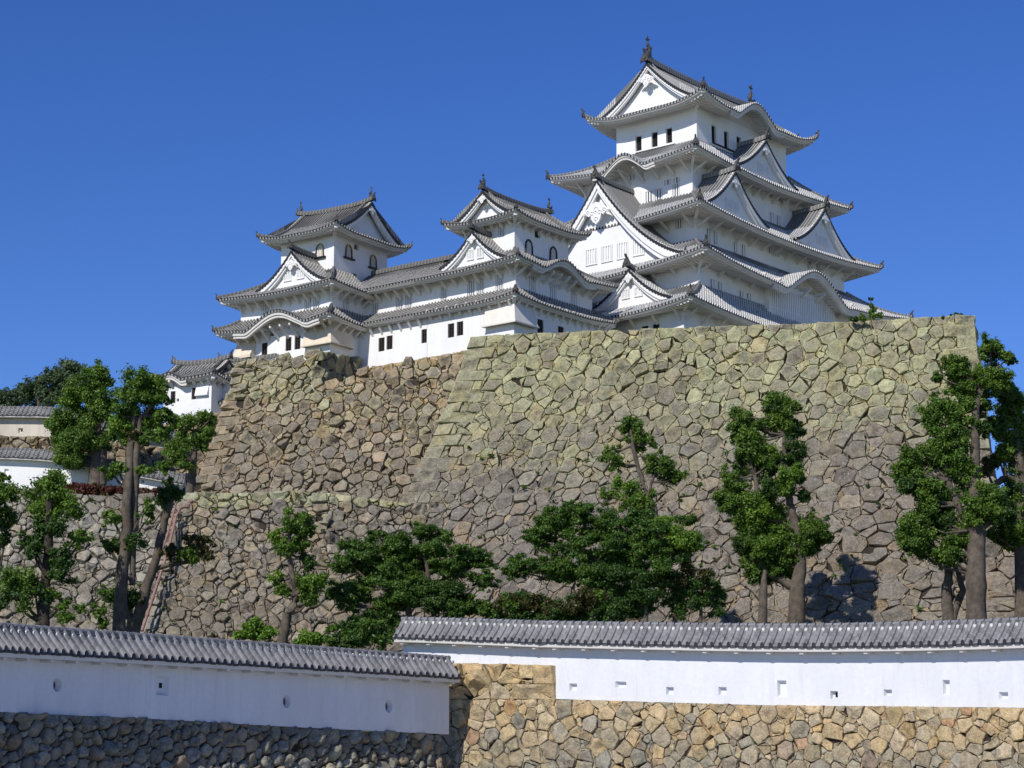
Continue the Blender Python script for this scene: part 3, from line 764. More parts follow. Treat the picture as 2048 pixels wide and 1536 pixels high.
rr = MB(); rr.bar([(-3.2, 4.5+i*1.9, zr+.05) for i in range(7)], .5, .5); rr.build('ridge', M_TILE2, r1)
slope_roof(T, 'roof', 3, -16.5, -6.12, 8.21, 6.08, 47.66, 49.0, M_TILE2, 7.20, fascia=.24)
for px, py in ((799, 610), (817, 605), (750, 622)): window(T, 'W2', 'L', 6.08, px, py, .95, 1.6, 4)
for px, py in ((849, 672), (763, 689), (779, 685)): window(T, 'W1', 'L', 7.20, px, py, .78, 1.35, 3, dark=True, depth=.4)
mb = MB()
face_wall(mb, lambda s, y, z: rot(3, s, -6.08+y, z), -16.5, -4.58, 48.6, 51.2, T.holes[('W2', 3)])
face_wall(mb, lambda s, y, z: rot(3, s, -7.20+y, z), -16.5, -5.27, 38.5, 47.8, T.holes[('W1', 3)])
mb.grid([[(0, 4.6, 38.5), (0, 16.5, 38.5)], [(0, 4.6, 52), (0, 16.5, 52)]], flip=True)
mb.build('wall', M_WHITE, T.e)
brackets(T, {3: (-15.8, -5.8, 6.08)}, 51.0, 1.6, 1.25, 1.0)
brackets(T, {3: (-15.8, -6.0, 7.20)}, 47.6, .95, 1.2, 1.1)

# ------------------------------------------------------------------ northwest small keep
IK = Tower('small_keep', 34.89, -17.99, 212.0, 'leftmost white three-tier turret with bell-shaped windows on its top floor', 'castle turret')
T = IK
irimoya(T, 5.15, 5.98, 58.02, 61.3, 3.95, M_TILE2, 3.44, 4.24, 'Y', lift=.55, orn=.4, fin=.42, board=.4, g=.40, fascia=.28)
zin = T.hit('R', 3.44, 730, 565)[1]
skirt(T, 'roof', 7.41, 9.18, 51.2, 3.44, 4.24, 53.75, 5.82, 7.37, M_TILE2, lift=.5, faces=(0, 1, 2, 3), clipL={0: (-9.18, -1.2)}, fascia=.26)
skirt(T, 'roof', 7.47, 9.55, 47.9, 5.82, 7.37, 49.0, 5.9, 7.55, M_TILE2, lift=.5, karas=((3, .5, 4.9, 1.5),), clipL={0: (-9.55, -1.2)}, fascia=.26)
gable(T, 3, 1.1, 7.9, 4.2, 4.3, 51.7, 55.05, M_TILE2, orn=.6, odrop=.35, board=.42, win=[(.3, 52.9, .75, 1.0, 3), (1.95, 52.9, .75, 1.0, 3)])
for px, py in ((616, 611), (633, 607), (533, 620)): window(T, 'W2', 'L', 7.37, px, py, .9, 1.55, 4)
window(T, 'W2', 'R', 5.82, 691, 611, 1.0, 1.6, 4)
for px, py in ((577, 688), (595, 685), (529, 699)): window(T, 'W1', 'L', 7.55, px, py, .75, 1.35, 3, dark=True, depth=.4)
window(T, 'W1', 'L', 7.55, 545, 665, .7, .7, 0, gapmat=M_DARK)
window(T, 'W3', 'R', 3.44, 713, 494, .75, .6, 0); window(T, 'W3', 'R', 3.44, 709, 554, .75, .7, 0, gapmat=M_BROWN)
wall_box(T, 'W3', 3.44, 4.24, 52.8, 57.6); wall_box(T, 'W2', 5.82, 7.37, 48.6, 50.9); wall_box(T, 'W1', 5.9, 7.55, 38.5, 47.6)
s_, z_ = T.hit('L', 4.24, 640, 501); kato(T, 3, s_, z_, 4.24, 1.0, 1.35)
for px, py in ((697, 503), (746, 523)): s_, z_ = T.hit('R', 3.44, px, py); kato(T, 0, s_, z_, 3.44, 1.0, 1.35)
brackets(T, {0: (-7.1, -2.6, 5.82), 3: (-5.5, 5.5, 7.37)}, 50.75, 1.6, 1.2, 1.0)
brackets(T, {0: (-7.2, -2.9, 5.9), 3: (-5.6, 5.6, 7.55)}, 47.5, 1.6, 1.2, 1.1)
corner_flare(T, 0, 5.9, 7.55, 45.35, 47.2, 3.0, 2.9, out=.62)
mb = MB(); mb.prism([(-7.55, 3.6, 47.0), (-7.6, 3.6, 46.7), (-8.35, 3.6, 45.3), (-8.35, 3.6, 45.05), (-7.55, 3.6, 45.05)], (0, 2.4, 0)); mb.build('flared_stone_drop', M_BEIGE, T.e)

# ------------------------------------------------------------------ low gallery between small keep and main keep
GL = Tower('link_gallery', 37.97, 10.2, 211.0, 'low gallery roof tucked in shadow between the middle turret and main keep', 'castle corridor')
T = GL
wall_box(T, 'W', 2.2, 5.0, 38.5, 45.4); skirt(T, 'roof', 3.2, 6.0, 45.7, .3, 3.0, 47.3, 2.2, 5.0, M_TILE2, lift=.3, fascia=.22)

# ------------------------------------------------------------------ gatehouse at the left
az_g = 24.0; a_ = math.radians(az_g); vv = np.array([math.sin(a_), math.cos(a_), 0]); uu = np.array([-math.cos(a_), math.sin(a_), 0])
N_ = at(429, 743, 203.0); Cg = N_ + 3.6*uu + 3.4*vv; zg = float(N_[2])
GT = Tower('gatehouse', az_g, float(Cg[0]), float(Cg[1]), 'small white gatehouse with a curved wave gable left of the stone corner', 'gatehouse')
T = GT
irimoya(T, 3.6, 3.4, zg, zg+1.75, 2.3, M_TILE2, 2.7, 2.4, 'Y', lift=.35, karas=((3, -1.7, 1.8, .65),), orn=0, fin=0, board=.22, g=.6, fascia=.22, raft=.36)
for px, py in ((388, 787), (346, 794)): window(T, 'W', 'L', 2.4, px, py, .55, 1.15, 2, dark=True)
window(T, 'W', 'L', 2.4, 356, 800, .25, .3, 0)
wall_box(T, 'W', 2.7, 2.4, zg-8.0, zg-.30)
brackets(T, {3: (-2.6, 2.6, 2.4), 0: (-2.3, 2.3, 2.7)}, zg-.45, .85, .9, .6)
mb = MB(); mb.prism([(-2.42, -2.4, zg-1.0), (-2.72, -2.4, zg-1.9), (-2.72, -2.4, zg-2.05), (-2.42, -2.4, zg-2.05)], (0, 1.4, 0)); mb.build('flared_stone_drop', M_WHITE, T.e)
# its wing running right behind the stone corner
p0 = at(432, 740, 206.5); p1 = at(500, 716, 212)
GW = Tower('gate_wing', az_g, float(p0[0])+3.6, float(p0[1])+1.0, 'white side wing with a rising tiled roof right of the small gatehouse', 'gatehouse wing')
T = GW
wall_box(T, 'W', 2.6, 2.4, zg-8.0, zg-.3, skipf=()); irimoya(T, 3.6, 3.2, zg+.35, zg+2.1, 3.0, M_TILE2, 2.6, 2.4, 'Y', lift=.25, orn=0, fin=0, board=.2, g=.6, fascia=.2)
slope_roof(T, 'roof', 3, -2.6, 2.6, 3.2, 2.3, zg-2.6, zg-2.1, M_TILE2, 2.4, fascia=.15)
# ------------------------------------------------------------------ stone walls
from mathutils import noise as mnoise
def clip_half(poly, nx, ny, c):
    """keep points with nx*x+ny*y <= c"""
    out = []; n = len(poly)
    for i in range(n):
        a = poly[i]; b = poly[(i+1) % n]; da = nx*a[0]+ny*a[1]-c; db = nx*b[0]+ny*b[1]-c
        if da <= 0: out.append(a)
        if (da < 0 < db) or (db < 0 < da):
            t = da/(da-db); out.append((a[0]+(b[0]-a[0])*t, a[1]+(b[1]-a[1])*t))
    return out
def power_cells(seeds, rect, rmax):
    """seeds: (x,y,w) -> list of polygons clipped to rect"""
    cell = {}
    for i, (x, y, w) in enumerate(seeds): cell.setdefault((int(x//rmax), int(y//rmax)), []).append(i)
    x0, y0, x1, y1 = rect; res = []
    for i, (x, y, w) in enumerate(seeds):
        R = rmax*1.6
        poly = [(max(x0, x-R), max(y0, y-R)), (min(x1, x+R), max(y0, y-R)), (min(x1, x+R), min(y1, y+R)), (max(x0, x-R), min(y1, y+R))]
        cx, cy = int(x//rmax), int(y//rmax); nb = []
        for a in range(-2, 3):
            for b in range(-2, 3): nb += cell.get((cx+a, cy+b), [])
        nb = sorted((j for j in nb if j != i), key=lambda j: (seeds[j][0]-x)**2+(seeds[j][1]-y)**2)[:40]
        for j in nb:
            X, Y, W = seeds[j]; nx, ny = X-x, Y-y
            poly = clip_half(poly, nx, ny, ((X*X+Y*Y-W)-(x*x+y*y-w))/2)
            if len(poly) < 3: break
        res.append(poly if len(poly) >= 3 else None)
    return res

def stone_wall(name, label, top, bot, size, colfn, mat, seed=1, gap=.05, relief=.10, batter=.45, mask=None, corner=(None, None), fill=1.5, aspect=1.3, back=None, group=None, rough=.35, course=0.0, holes=(), boulder=False, corefn=None):
    """battered wall of irregular stones; top/bot: lists of (px,py,depth) fixing the two edges in space"""
    rnd = random.Random(seed)
    TP = [Vector(at(*p)) for p in top]; BP = [Vector(at(*p)) for p in bot]
    def acc(P):
        a = [0]
        for i in range(1, len(P)): a.append(a[-1]+(P[i]-P[i-1]).length)
        return a
    LT = acc(TP); Wd = (LT[-1]+acc(BP)[-1])/2; n = len(TP)
    Ht = sum((TP[i]-BP[i]).length for i in range(n))/n
    def lerpP(P, q):
        x = q*LT[-1]
        for i in range(n-1):
            if x <= LT[i+1] or i == n-2:
                f = (x-LT[i])/(LT[i+1]-LT[i]); return P[i].lerp(P[i+1], f)
    def M0(s, h):
        a = lerpP(TP, s/Wd); b = lerpP(BP, s/Wd); t = h/Ht; c = (1-batter)*t + batter*t*t
        return Vector((a.x+(b.x-a.x)*c, a.y+(b.y-a.y)*c, a.z+(b.z-a.z)*t))
    def frame(s, h):
        e = .25; p = M0(s, h); ds = (M0(s+e, h)-M0(s-e, h))/(2*e); dh = (M0(s, h+e)-M0(s, h-e))/(2*e)
        nn = ds.cross(dh).normalized()
        if nn.y > 0: nn = -nn
        return p, ds, dh, nn
    # seeds
    sx, sy = size*aspect, size/aspect*1.05; seeds = []; occ = []
    ch = size*.95
    for side, x0 in ((0, 0.0), (1, Wd)):
        if corner[side]:
            cs = corner[side]; k = 0; y = ch*.5
            while y < Ht:
                ln = cs*(1.0 if k % 2 else .55); xx = x0+(ln/2 if side == 0 else -ln/2)
                seeds.append((xx, y, (cs*.34)**2)); occ.append((xx, y, ln*.60, ch*.7)); y += ch*rnd.uniform(.92, 1.08); k += 1
    rects = {}
    for side, x0 in ((0, 0.0), (1, Wd)):
        if corner[side]:
            cs = corner[side]; rows_ = []; k = 0; y = 0.0
            while y < Ht:
                h_ = ch*rnd.uniform(.85, 1.15); rows_.append((y, min(Ht, y+h_), cs*(rnd.uniform(.9, 1.1) if k % 2 else rnd.uniform(.5, .62)))); y += h_; k += 1
            rects[side] = rows_
    seeds = []
    # big stones of mixed sizes, thrown until the face is full
    gc = {}; gs = size*1.2
    for rr_, tries in ((.80, 4), (.62, 10), (.47, 14), (.33, 12)):
        for _ in range(int(tries*Wd*Ht/(size*size))):
            px, py = rnd.uniform(0, Wd), rnd.uniform(0, Ht)
            if course: py = py*(1-course) + course*(round(py/(size*.9))*size*.9)
            if rr_ > .8 and rnd.random() < .75: continue
            r_ = rr_*size*rnd.uniform(.88, 1.1); kx, ky = int(px/gs), int(py/gs); ok = True
            for a1 in (-1, 0, 1):
                for b1 in (-1, 0, 1):
                    for x2, y2, r2 in gc.get((kx+a1, ky+b1), ()):
                        if ((px-x2)/aspect)**2+((py-y2)*aspect)**2 < ((r_+r2)*.80)**2: ok = False; break
                    if not ok: break
                if not ok: break
            if ok: gc.setdefault((kx, ky), []).append((px, py, r_)); seeds.append((px, py, (r_*.85)**2))
    # wedge stones where the big stones meet
    c0 = power_cells(seeds, (0, 0, Wd, Ht), size*1.6); seen = set(); nbig = len(seeds)
    for poly in c0:
        for x, y in (poly or ()):
            key = (round(x/(size*.12)), round(y/(size*.12)))
            if key in seen or not (.02*Wd < x < .98*Wd or True): continue
            seen.add(key)
            if rnd.random() < fill*.30:
                seeds.append((x+rnd.gauss(0, .06)*size, y+rnd.gauss(0, .06)*size, -(rnd.uniform(0, .22)*size)**2))
                if rnd.random() < .4: seeds.append((x+rnd.uniform(-.22, .22)*size, y+rnd.uniform(-.22, .22)*size, -(rnd.uniform(.1, .3)*size)**2))
    seeds = [q for q in seeds if 0 < q[0] < Wd and 0 < q[1] < Ht]
    nbig_pts = set((q[0], q[1]) for q in seeds[:nbig])
    cells = power_cells(seeds, (0, 0, Wd, Ht), size*1.6)
    flags = [(q[0], q[1]) not in nbig_pts for q in seeds]
    # quarrymen's shapes: big stones keep only their strongest corners, the cut corners become chips
    if not boulder:
        for ci in range(len(cells)):
            poly = cells[ci]
            if not poly or flags[ci] is True: continue
            tgt = rnd.choice((4, 4, 5, 5, 6)); poly = list(poly)
            while len(poly) > tgt:
                best = None
                for i in range(len(poly)):
                    a_, b_, c_ = poly[i-1], poly[i], poly[(i+1) % len(poly)]
                    ar = abs((b_[0]-a_[0])*(c_[1]-a_[1])-(c_[0]-a_[0])*(b_[1]-a_[1]))/2
                    if best is None or ar < best[0]: best = (ar, i)
                if best[0] > (.42*size)**2: break
                i = best[1]
                if best[0] > (.13*size)**2 and rnd.random() < .8: cells.append([poly[i-1], poly[i], poly[(i+1) % len(poly)]]); flags.append(True)
                poly.pop(i)
            cells[ci] = poly
    for side, rows_ in rects.items():
        nc = []; extra_ = []; cs = corner[side]
        for ci, poly in enumerate(cells):
            if not poly: nc.append(None); continue
            cy_ = sum(p[1] for p in poly)/len(poly); cx_ = sum(p[0] for p in poly)/len(poly)
            xs_ = [p[0] if side == 0 else Wd-p[0] for p in poly]
            if min(xs_) > cs*1.12: nc.append(poly); continue
            y0_, y1_ = min(p[1] for p in poly), max(p[1] for p in poly); first = None
            for a_, b_, l in rows_:
                if b_ < y0_ or a_ > y1_: continue
                pc = clip_half(clip_half(poly, 0, -1, -a_), 0, 1, b_)
                if len(pc) >= 3: pc = clip_half(pc, -1, 0, -l) if side == 0 else clip_half(pc, 1, 0, Wd-l)
                if len(pc) < 3: continue
                if first is None: first = pc
                else: extra_.append((pc, flags[ci]))
            nc.append(first)
        cells = nc
        for pc, fl_ in extra_: cells.append(pc); flags.append(fl_)
        for a_, b_, l in rows_:
            x0_, x1_ = (0, l) if side == 0 else (Wd-l, Wd); jj = lambda: rnd.uniform(-.03, .03)*size
            cells.append([(x0_, a_), (x1_, a_+jj()), (x1_+jj(), b_), (x0_, b_)]); flags.append('corner')
    mb = MB(); cols = []; V = []; Fc = []
    for ci, poly in enumerate(cells):
        if not poly: continue
        cx = sum(p[0] for p in poly)/len(poly); cy = sum(p[1] for p in poly)/len(poly)
        area = abs(sum(poly[i][0]*poly[(i+1) % len(poly)][1]-poly[(i+1) % len(poly)][0]*poly[i][1] for i in range(len(poly))))/2
        if area < (size*.10)**2: continue
        P0, ds, dh, nn = frame(cx, cy)
        d = np.array(P0); dd = d @ FWv; ppx = CX+F*(d @ RTv)/dd; ppy = CY-F*(d @ UPv)/dd
        if mask and not mask(ppx, ppy): continue
        if any(h0 < ppx < h1 and h2 < ppy < h3 for h0, h1, h2, h3 in holes): continue
        rad = math.sqrt(area/math.pi); sm = flags[ci] is True; cn = flags[ci] == 'corner'
        g = gap*rnd.uniform(.3, 1.6)*(.6 if sm else 1)
        # shrink, resample, round the corners
        pts = []
        for i in range(len(poly)):
            a = poly[i]; b = poly[(i+1) % len(poly)]; L = math.hypot(b[0]-a[0], b[1]-a[1])
            if L < size*.05: continue
            m = max(1, int(L/(size*.38)))
            for k in range(m): pts.append((a[0]+(b[0]-a[0])*k/m, a[1]+(b[1]-a[1])*k/m))
        if len(pts) < 3: continue
        q = []
        for i in range(len(pts)):
            a = pts[i]; b = pts[(i+1) % len(pts)]
            for f in ((.04, .96) if cn else ((.24, .76) if boulder else (.09, .91))): q.append((a[0]+(b[0]-a[0])*f, a[1]+(b[1]-a[1])*f))
        res = []
        for x, y in q:
            l = math.hypot(x-cx, y-cy) or 1e-6; k = max(.35, (l-g)/l)
            jw_ = (.006 if cn else .024)*size; jx = rnd.gauss(0, jw_); jy = rnd.gauss(0, jw_)
            res.append((cx+(x-cx)*k+jx, cy+(y-cy)*k+jy))
        m = len(res); hgt = relief*rnd.uniform(.25, 1.0)*(.6 if cn else (rad/size*1.6 if not sm else .4))
        tx, ty = rnd.gauss(0, rough)*relief/size, rnd.gauss(0, rough)*relief/size
        col = colfn(ppx, ppy, rnd, sm)
        for _k in range(9 if cn else 3):
            c2 = colfn(ppx, ppy, rnd, sm); col = tuple(a_*.8+b_*.2 for a_, b_ in zip(col, c2))
        base = len(V)
        off = rnd.uniform(-.3, .15)*relief - (.25*relief if sm else 0) + (.10*relief if cn else 0)
        crest = (rnd.uniform(-.3, .3)*rad, rnd.uniform(-.3, .3)*rad)
        rings = [(1.0, -max(.35, size*.35)), (1.0, off-relief*.35), (.93, off+hgt*.55), (.70, off+hgt*.9), (.36, off+hgt)] if boulder else [(1.0, -max(.35, size*.35)), (1.0, off-relief*.35), (.955, off+hgt*.62), (.72, off+hgt*.95), (.38, off+hgt)]
        cc = corefn(col, ppx, ppy, rnd) if corefn and not sm else col
        for ri, (sc_, hh) in enumerate(rings):
            for x, y in res:
                dx, dy = (x-cx), (y-cy)
                X = cx+dx*sc_+(crest[0]*(1-sc_)); Y = cy+dy*sc_+(crest[1]*(1-sc_))
                e = hh + (dx*tx+dy*ty)*4*(1 if hh > -.2*size else 0) + (rnd.gauss(0, .10 if boulder else .045)*relief if sc_ < .99 else 0)
                p = P0+ds*(X-cx)+dh*(Y-cy)+nn*e; V.append((p.x, p.y, p.z)); cols.append(cc if ri >= 3 else col)
        p = P0+ds*crest[0]+dh*crest[1]+nn*(off+hgt*1.02); V.append((p.x, p.y, p.z)); cols.append(cc)
        for k in range(len(rings)-1):
            for i in range(m):
                j = (i+1) % m; Fc.append((base+k*m+i, base+k*m+j, base+(k+1)*m+j, base+(k+1)*m+i))
        k = len(rings)-1
        for i in range(m): Fc.append((base+k*m+i, base+k*m+(i+1) % m, base+(k+1)*m))
    mb.v = V; mb.f = Fc; mb.uv = [(0, 0)]*len(V); mb.c = cols
    root = mb.build(name, mat, None, smooth=boulder)
    tagit(root, label, 'stone wall', group)
    # earth core seen in the joints
    bb = MB(); N1, N2 = max(4, int(Wd/1.2)), max(4, int(Ht/1.2)); 
    for i in range(N1):
        for j in range(N2):
            q = [(Wd*i/N1, Ht*j/N2), (Wd*(i+1)/N1, Ht*j/N2), (Wd*(i+1)/N1, Ht*(j+1)/N2), (Wd*i/N1, Ht*(j+1)/N2)]
            ps = []
            okk = True
            for s, h in q:
                s_ = min(max(s, .15), Wd-.15); h_ = max(h, .15); p, ds, dh, nn = frame(s_, h_); p = p-nn*(size*.16+.05); ps.append(p)
                d = np.array(p); dd = d @ FWv
                if mask and not mask(CX+F*(d @ RTv)/dd, CY-F*(d @ UPv)/dd-4): okk = False
            if okk: bb.add(ps, [(0, 1, 2, 3)])
    bb.build('earth_core', back or M_BACK, root)
    return root, M0, (Wd, Ht)

def mixc(a, b, f): return tuple(a[i]*(1-f)+b[i]*f for i in range(3))
LICH = (.38, .395, .225); TAN = (.40, .325, .20); OCH = (.40, .27, .13); PURP = (.19, .165, .14); GREYB = (.265, .24, .19); PALE = (.42, .38, .30)
def jit(c, rnd, v=.16):
    k = 1+rnd.gauss(0, v); return tuple(max(.02, min(.8, x*k*(1+rnd.gauss(0, .015)))) for x in c)
def col_main(px, py, rnd, sm):
    lim = 865 + 130*mnoise.noise(Vector((px/170, py/110, 3.3))) + 60*mnoise.noise(Vector((px/50, py/40, 7))) + rnd.gauss(0, 40)
    t = min(1, max(0, (py-lim+90)/210))
    up = mixc(LICH, TAN, max(0, min(1, rnd.gauss(.25, .25))))
    up = mixc(up, PURP, max(0, min(.7, rnd.gauss(.12, .2)))) if rnd.random() < .45 else up
    lo = mixc(PURP, GREYB, max(0, min(1, rnd.gauss(.45, .35))))
    if rnd.random() < .10: lo = mixc(lo, OCH, .55)
    c = mixc(up, lo, t)
    if sm: c = mixc(c, TAN, .2)
    return (*jit(c, rnd), .25+.75*t)
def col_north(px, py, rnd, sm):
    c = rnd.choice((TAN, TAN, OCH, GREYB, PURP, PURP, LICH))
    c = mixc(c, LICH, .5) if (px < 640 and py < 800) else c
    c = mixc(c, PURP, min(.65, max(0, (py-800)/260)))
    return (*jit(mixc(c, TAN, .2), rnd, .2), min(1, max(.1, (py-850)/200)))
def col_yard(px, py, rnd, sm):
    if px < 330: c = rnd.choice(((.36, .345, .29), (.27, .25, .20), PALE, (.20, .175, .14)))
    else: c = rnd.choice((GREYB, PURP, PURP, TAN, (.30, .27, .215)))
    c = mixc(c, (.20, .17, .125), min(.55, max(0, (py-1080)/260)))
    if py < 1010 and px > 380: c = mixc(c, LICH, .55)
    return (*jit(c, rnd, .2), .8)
def col_fgr(px, py, rnd, sm):
    c = rnd.choice(((.50, .385, .22), (.47, .36, .20), (.52, .43, .29), (.40, .34, .23), (.50, .36, .18)))
    t = (py-1405)/110 - (.0 if px < 1500 else .35)
    if rnd.random() < max(.10, min(.75, t)): c = rnd.choice(((.25, .235, .19), (.32, .295, .23), (.21, .195, .155), (.33, .27, .17)))
    if rnd.random() < .03: c = (.40, .20, .10)
    return (*jit(c, rnd, .12), .5 if t > .3 else .12)
def col_fgl(px, py, rnd, sm):
    c = rnd.choice(((.31, .305, .25), (.25, .245, .21), (.35, .32, .23), (.33, .25, .155), (.22, .215, .18)))
    return (*jit(c, rnd, .2), .6)
def core_main(col, px, py, rnd):
    f = max(0, min(.75, rnd.gauss(.38, .28)))
    c = mixc(col[:3], (.19, .167, .14), f); return (*c, min(1, col[3]+.2))
def lerp_y(pts, x):
    for (a, b), (c, d) in zip(pts[:-1], pts[1:]):
        if a <= x <= c: return b+(d-b)*(x-a)/(c-a)
    return pts[0][1] if x < pts[0][0] else pts[-1][1]

W1, W1M, W1S = stone_wall('keep_base_wall', 'tallest sloping stone wall under the main keep, green lichen on its upper stones',
    [(940, 672, 187), (1200, 661, 184.7), (1450, 652, 182.4), (1700, 643, 180.2), (1890, 632, 178.5), (1948, 628, 178)],
    [(584, 1335, 176), (900, 1335, 173.8), (1230, 1335, 171.5), (1560, 1335, 169.2), (1920, 1335, 167.2), (2055, 1335, 166.6)],
    1.2, col_main, M_ST1, seed=3, gap=.024, relief=.15, batter=.42, corner=(3.3, 3.3), fill=1.80, back=M_BACK, rough=.22, course=.15, aspect=1.2, corefn=core_main)
tl = [(455, 712), (470, 726), (636, 700), (641, 700), (642, 768), (715, 743), (735, 738), (935, 703), (1000, 690)]
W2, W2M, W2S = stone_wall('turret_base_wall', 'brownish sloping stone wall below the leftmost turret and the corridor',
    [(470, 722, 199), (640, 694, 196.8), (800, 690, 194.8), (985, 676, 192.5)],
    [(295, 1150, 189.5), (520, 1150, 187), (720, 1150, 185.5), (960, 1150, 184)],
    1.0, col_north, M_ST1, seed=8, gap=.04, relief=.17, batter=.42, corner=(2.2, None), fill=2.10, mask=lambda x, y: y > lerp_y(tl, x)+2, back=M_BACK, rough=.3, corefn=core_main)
W3, _, _ = stone_wall('bastion_return_wall', 'short shaded stone return wall right of the turret corner',
    [(640, 701, 196.6), (722, 716, 206.5)], [(640, 792, 196.4), (722, 792, 206.3)], 1.5, lambda x, y, r, s: (*jit(mixc(PURP, LICH, .4), r), .3), M_ST1, seed=5, relief=.2, batter=0, fill=0.90)
W3b, _, _ = stone_wall('corridor_footing_wall', 'narrow strip of tan footing stones under the corridor plaster',
    [(690, 743, 205.3), (950, 697, 196.2)], [(690, 800, 205.0), (950, 765, 196.0)], .85, lambda x, y, r, s: (*jit(mixc(TAN, OCH, .4), r), .1), M_ST1, seed=6, relief=.12, batter=0, fill=0.90, gap=.03)
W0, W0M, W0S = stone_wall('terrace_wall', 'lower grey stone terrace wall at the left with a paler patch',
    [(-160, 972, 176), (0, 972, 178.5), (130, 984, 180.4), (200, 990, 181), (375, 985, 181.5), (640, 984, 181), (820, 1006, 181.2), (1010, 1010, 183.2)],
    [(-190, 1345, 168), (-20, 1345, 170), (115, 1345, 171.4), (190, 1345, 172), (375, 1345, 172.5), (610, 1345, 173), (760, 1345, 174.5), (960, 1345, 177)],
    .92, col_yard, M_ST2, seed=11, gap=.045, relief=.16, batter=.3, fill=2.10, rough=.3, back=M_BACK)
W1R, _, _ = stone_wall('keep_base_return_wall', 'return side of the tallest stone wall, turning back out of sight at the right',
    [(1947, 630, 178.3), (1940, 752, 205)], [(2053, 1335, 166.9), (2100, 1290, 200)], 1.6, col_main, M_ST1, seed=4, relief=.12, batter=.42, fill=1.20)
W4, _, _ = stone_wall('side_terrace_wall', 'dark shaded stone wall behind the big trees at the right edge',
    [(1880, 1075, 172), (2300, 1060, 168)], [(1880, 1335, 169), (2300, 1335, 165)], 1.5, col_main, M_ST1, seed=12, relief=.22, batter=.2, fill=1.20)

# boundary walls in the foreground
RW = [(810, 1234, 97), (905, 1236, 95.6), (1103, 1242, 92.53), (1106, 1242, 92.48), (1500, 1247, 87.5), (1750, 1245, 84.5), (2048, 1235, 80), (2420, 1212, 74)]   # ridge line
RB = [(810, 1398, 97), (905, 1398, 95.6), (1103, 1398, 92.53), (1106, 1398, 92.48), (1500, 1410, 87.5), (1750, 1413, 84.5), (2048, 1416, 80), (2420, 1422, 74)]   # plaster foot
LWp = [(-420, 1214, 60.5), (0, 1246, 72), (300, 1268, 79.3), (600, 1290, 86.5), (893, 1312, 94.0)]
LBp = [(-420, 1398, 60.5), (0, 1424, 72), (300, 1438, 79.3), (600, 1455, 86.5), (893, 1469, 94.0)]
def off_pts(P, dy, dd): return [(x, y+dy, d+dd) for x, y, d in P]
FR, _, _ = stone_wall('boundary_base_wall', 'warm tan stone base under the long white wall at the right',
    [(880, 1399, 95.28), (1000, 1399, 93.58), (1104, 1398, 92.0), (1500, 1409, 87.1), (1750, 1412, 84.1), (2048, 1415, 79.6), (2420, 1421, 73.6)],
    [(880, 1810, 94.3), (1000, 1810, 92.6), (1104, 1815, 91.1), (1500, 1830, 86.3), (1750, 1850, 83.3), (2048, 1870, 78.8), (2420, 1900, 72.8)],
    .55, col_fgr, M_ST3, seed=21, gap=.014, relief=.085, batter=0, fill=1.65, back=M_BACK, rough=.2, course=.15, holes=((1962, 1985, 1462, 1484),))
FRc, _, _ = stone_wall('stone_pier_wall', 'tan squared-stone pier between the two white boundary walls',
    [(880, 1326, 95.3), (1000, 1327, 93.6), (1104, 1329, 92.0)], [(880, 1399, 95.28), (1000, 1399, 93.58), (1104, 1399, 91.98)],
    .80, col_fgr, M_ST3, seed=27, gap=.018, relief=.11, batter=0, corner=(None, 1.9), fill=1.35, back=M_BACK, rough=.3, course=.5)
FL, _, _ = stone_wall('boundary_base_wall', 'dark shaded rubble stone base under the bluish left wall',
    off_pts(LBp[:-1], -2, 0)+[(880, 1467, 93.7)], [(-420, 1760, 58.3), (0, 1760, 69.6), (300, 1760, 76.8), (600, 1780, 84.0), (893, 1800, 91.5)],
    .47, col_fgl, M_ST3, seed=31, gap=.035, relief=.18, batter=0, fill=1.50, rough=.15, boulder=True, aspect=1.15)

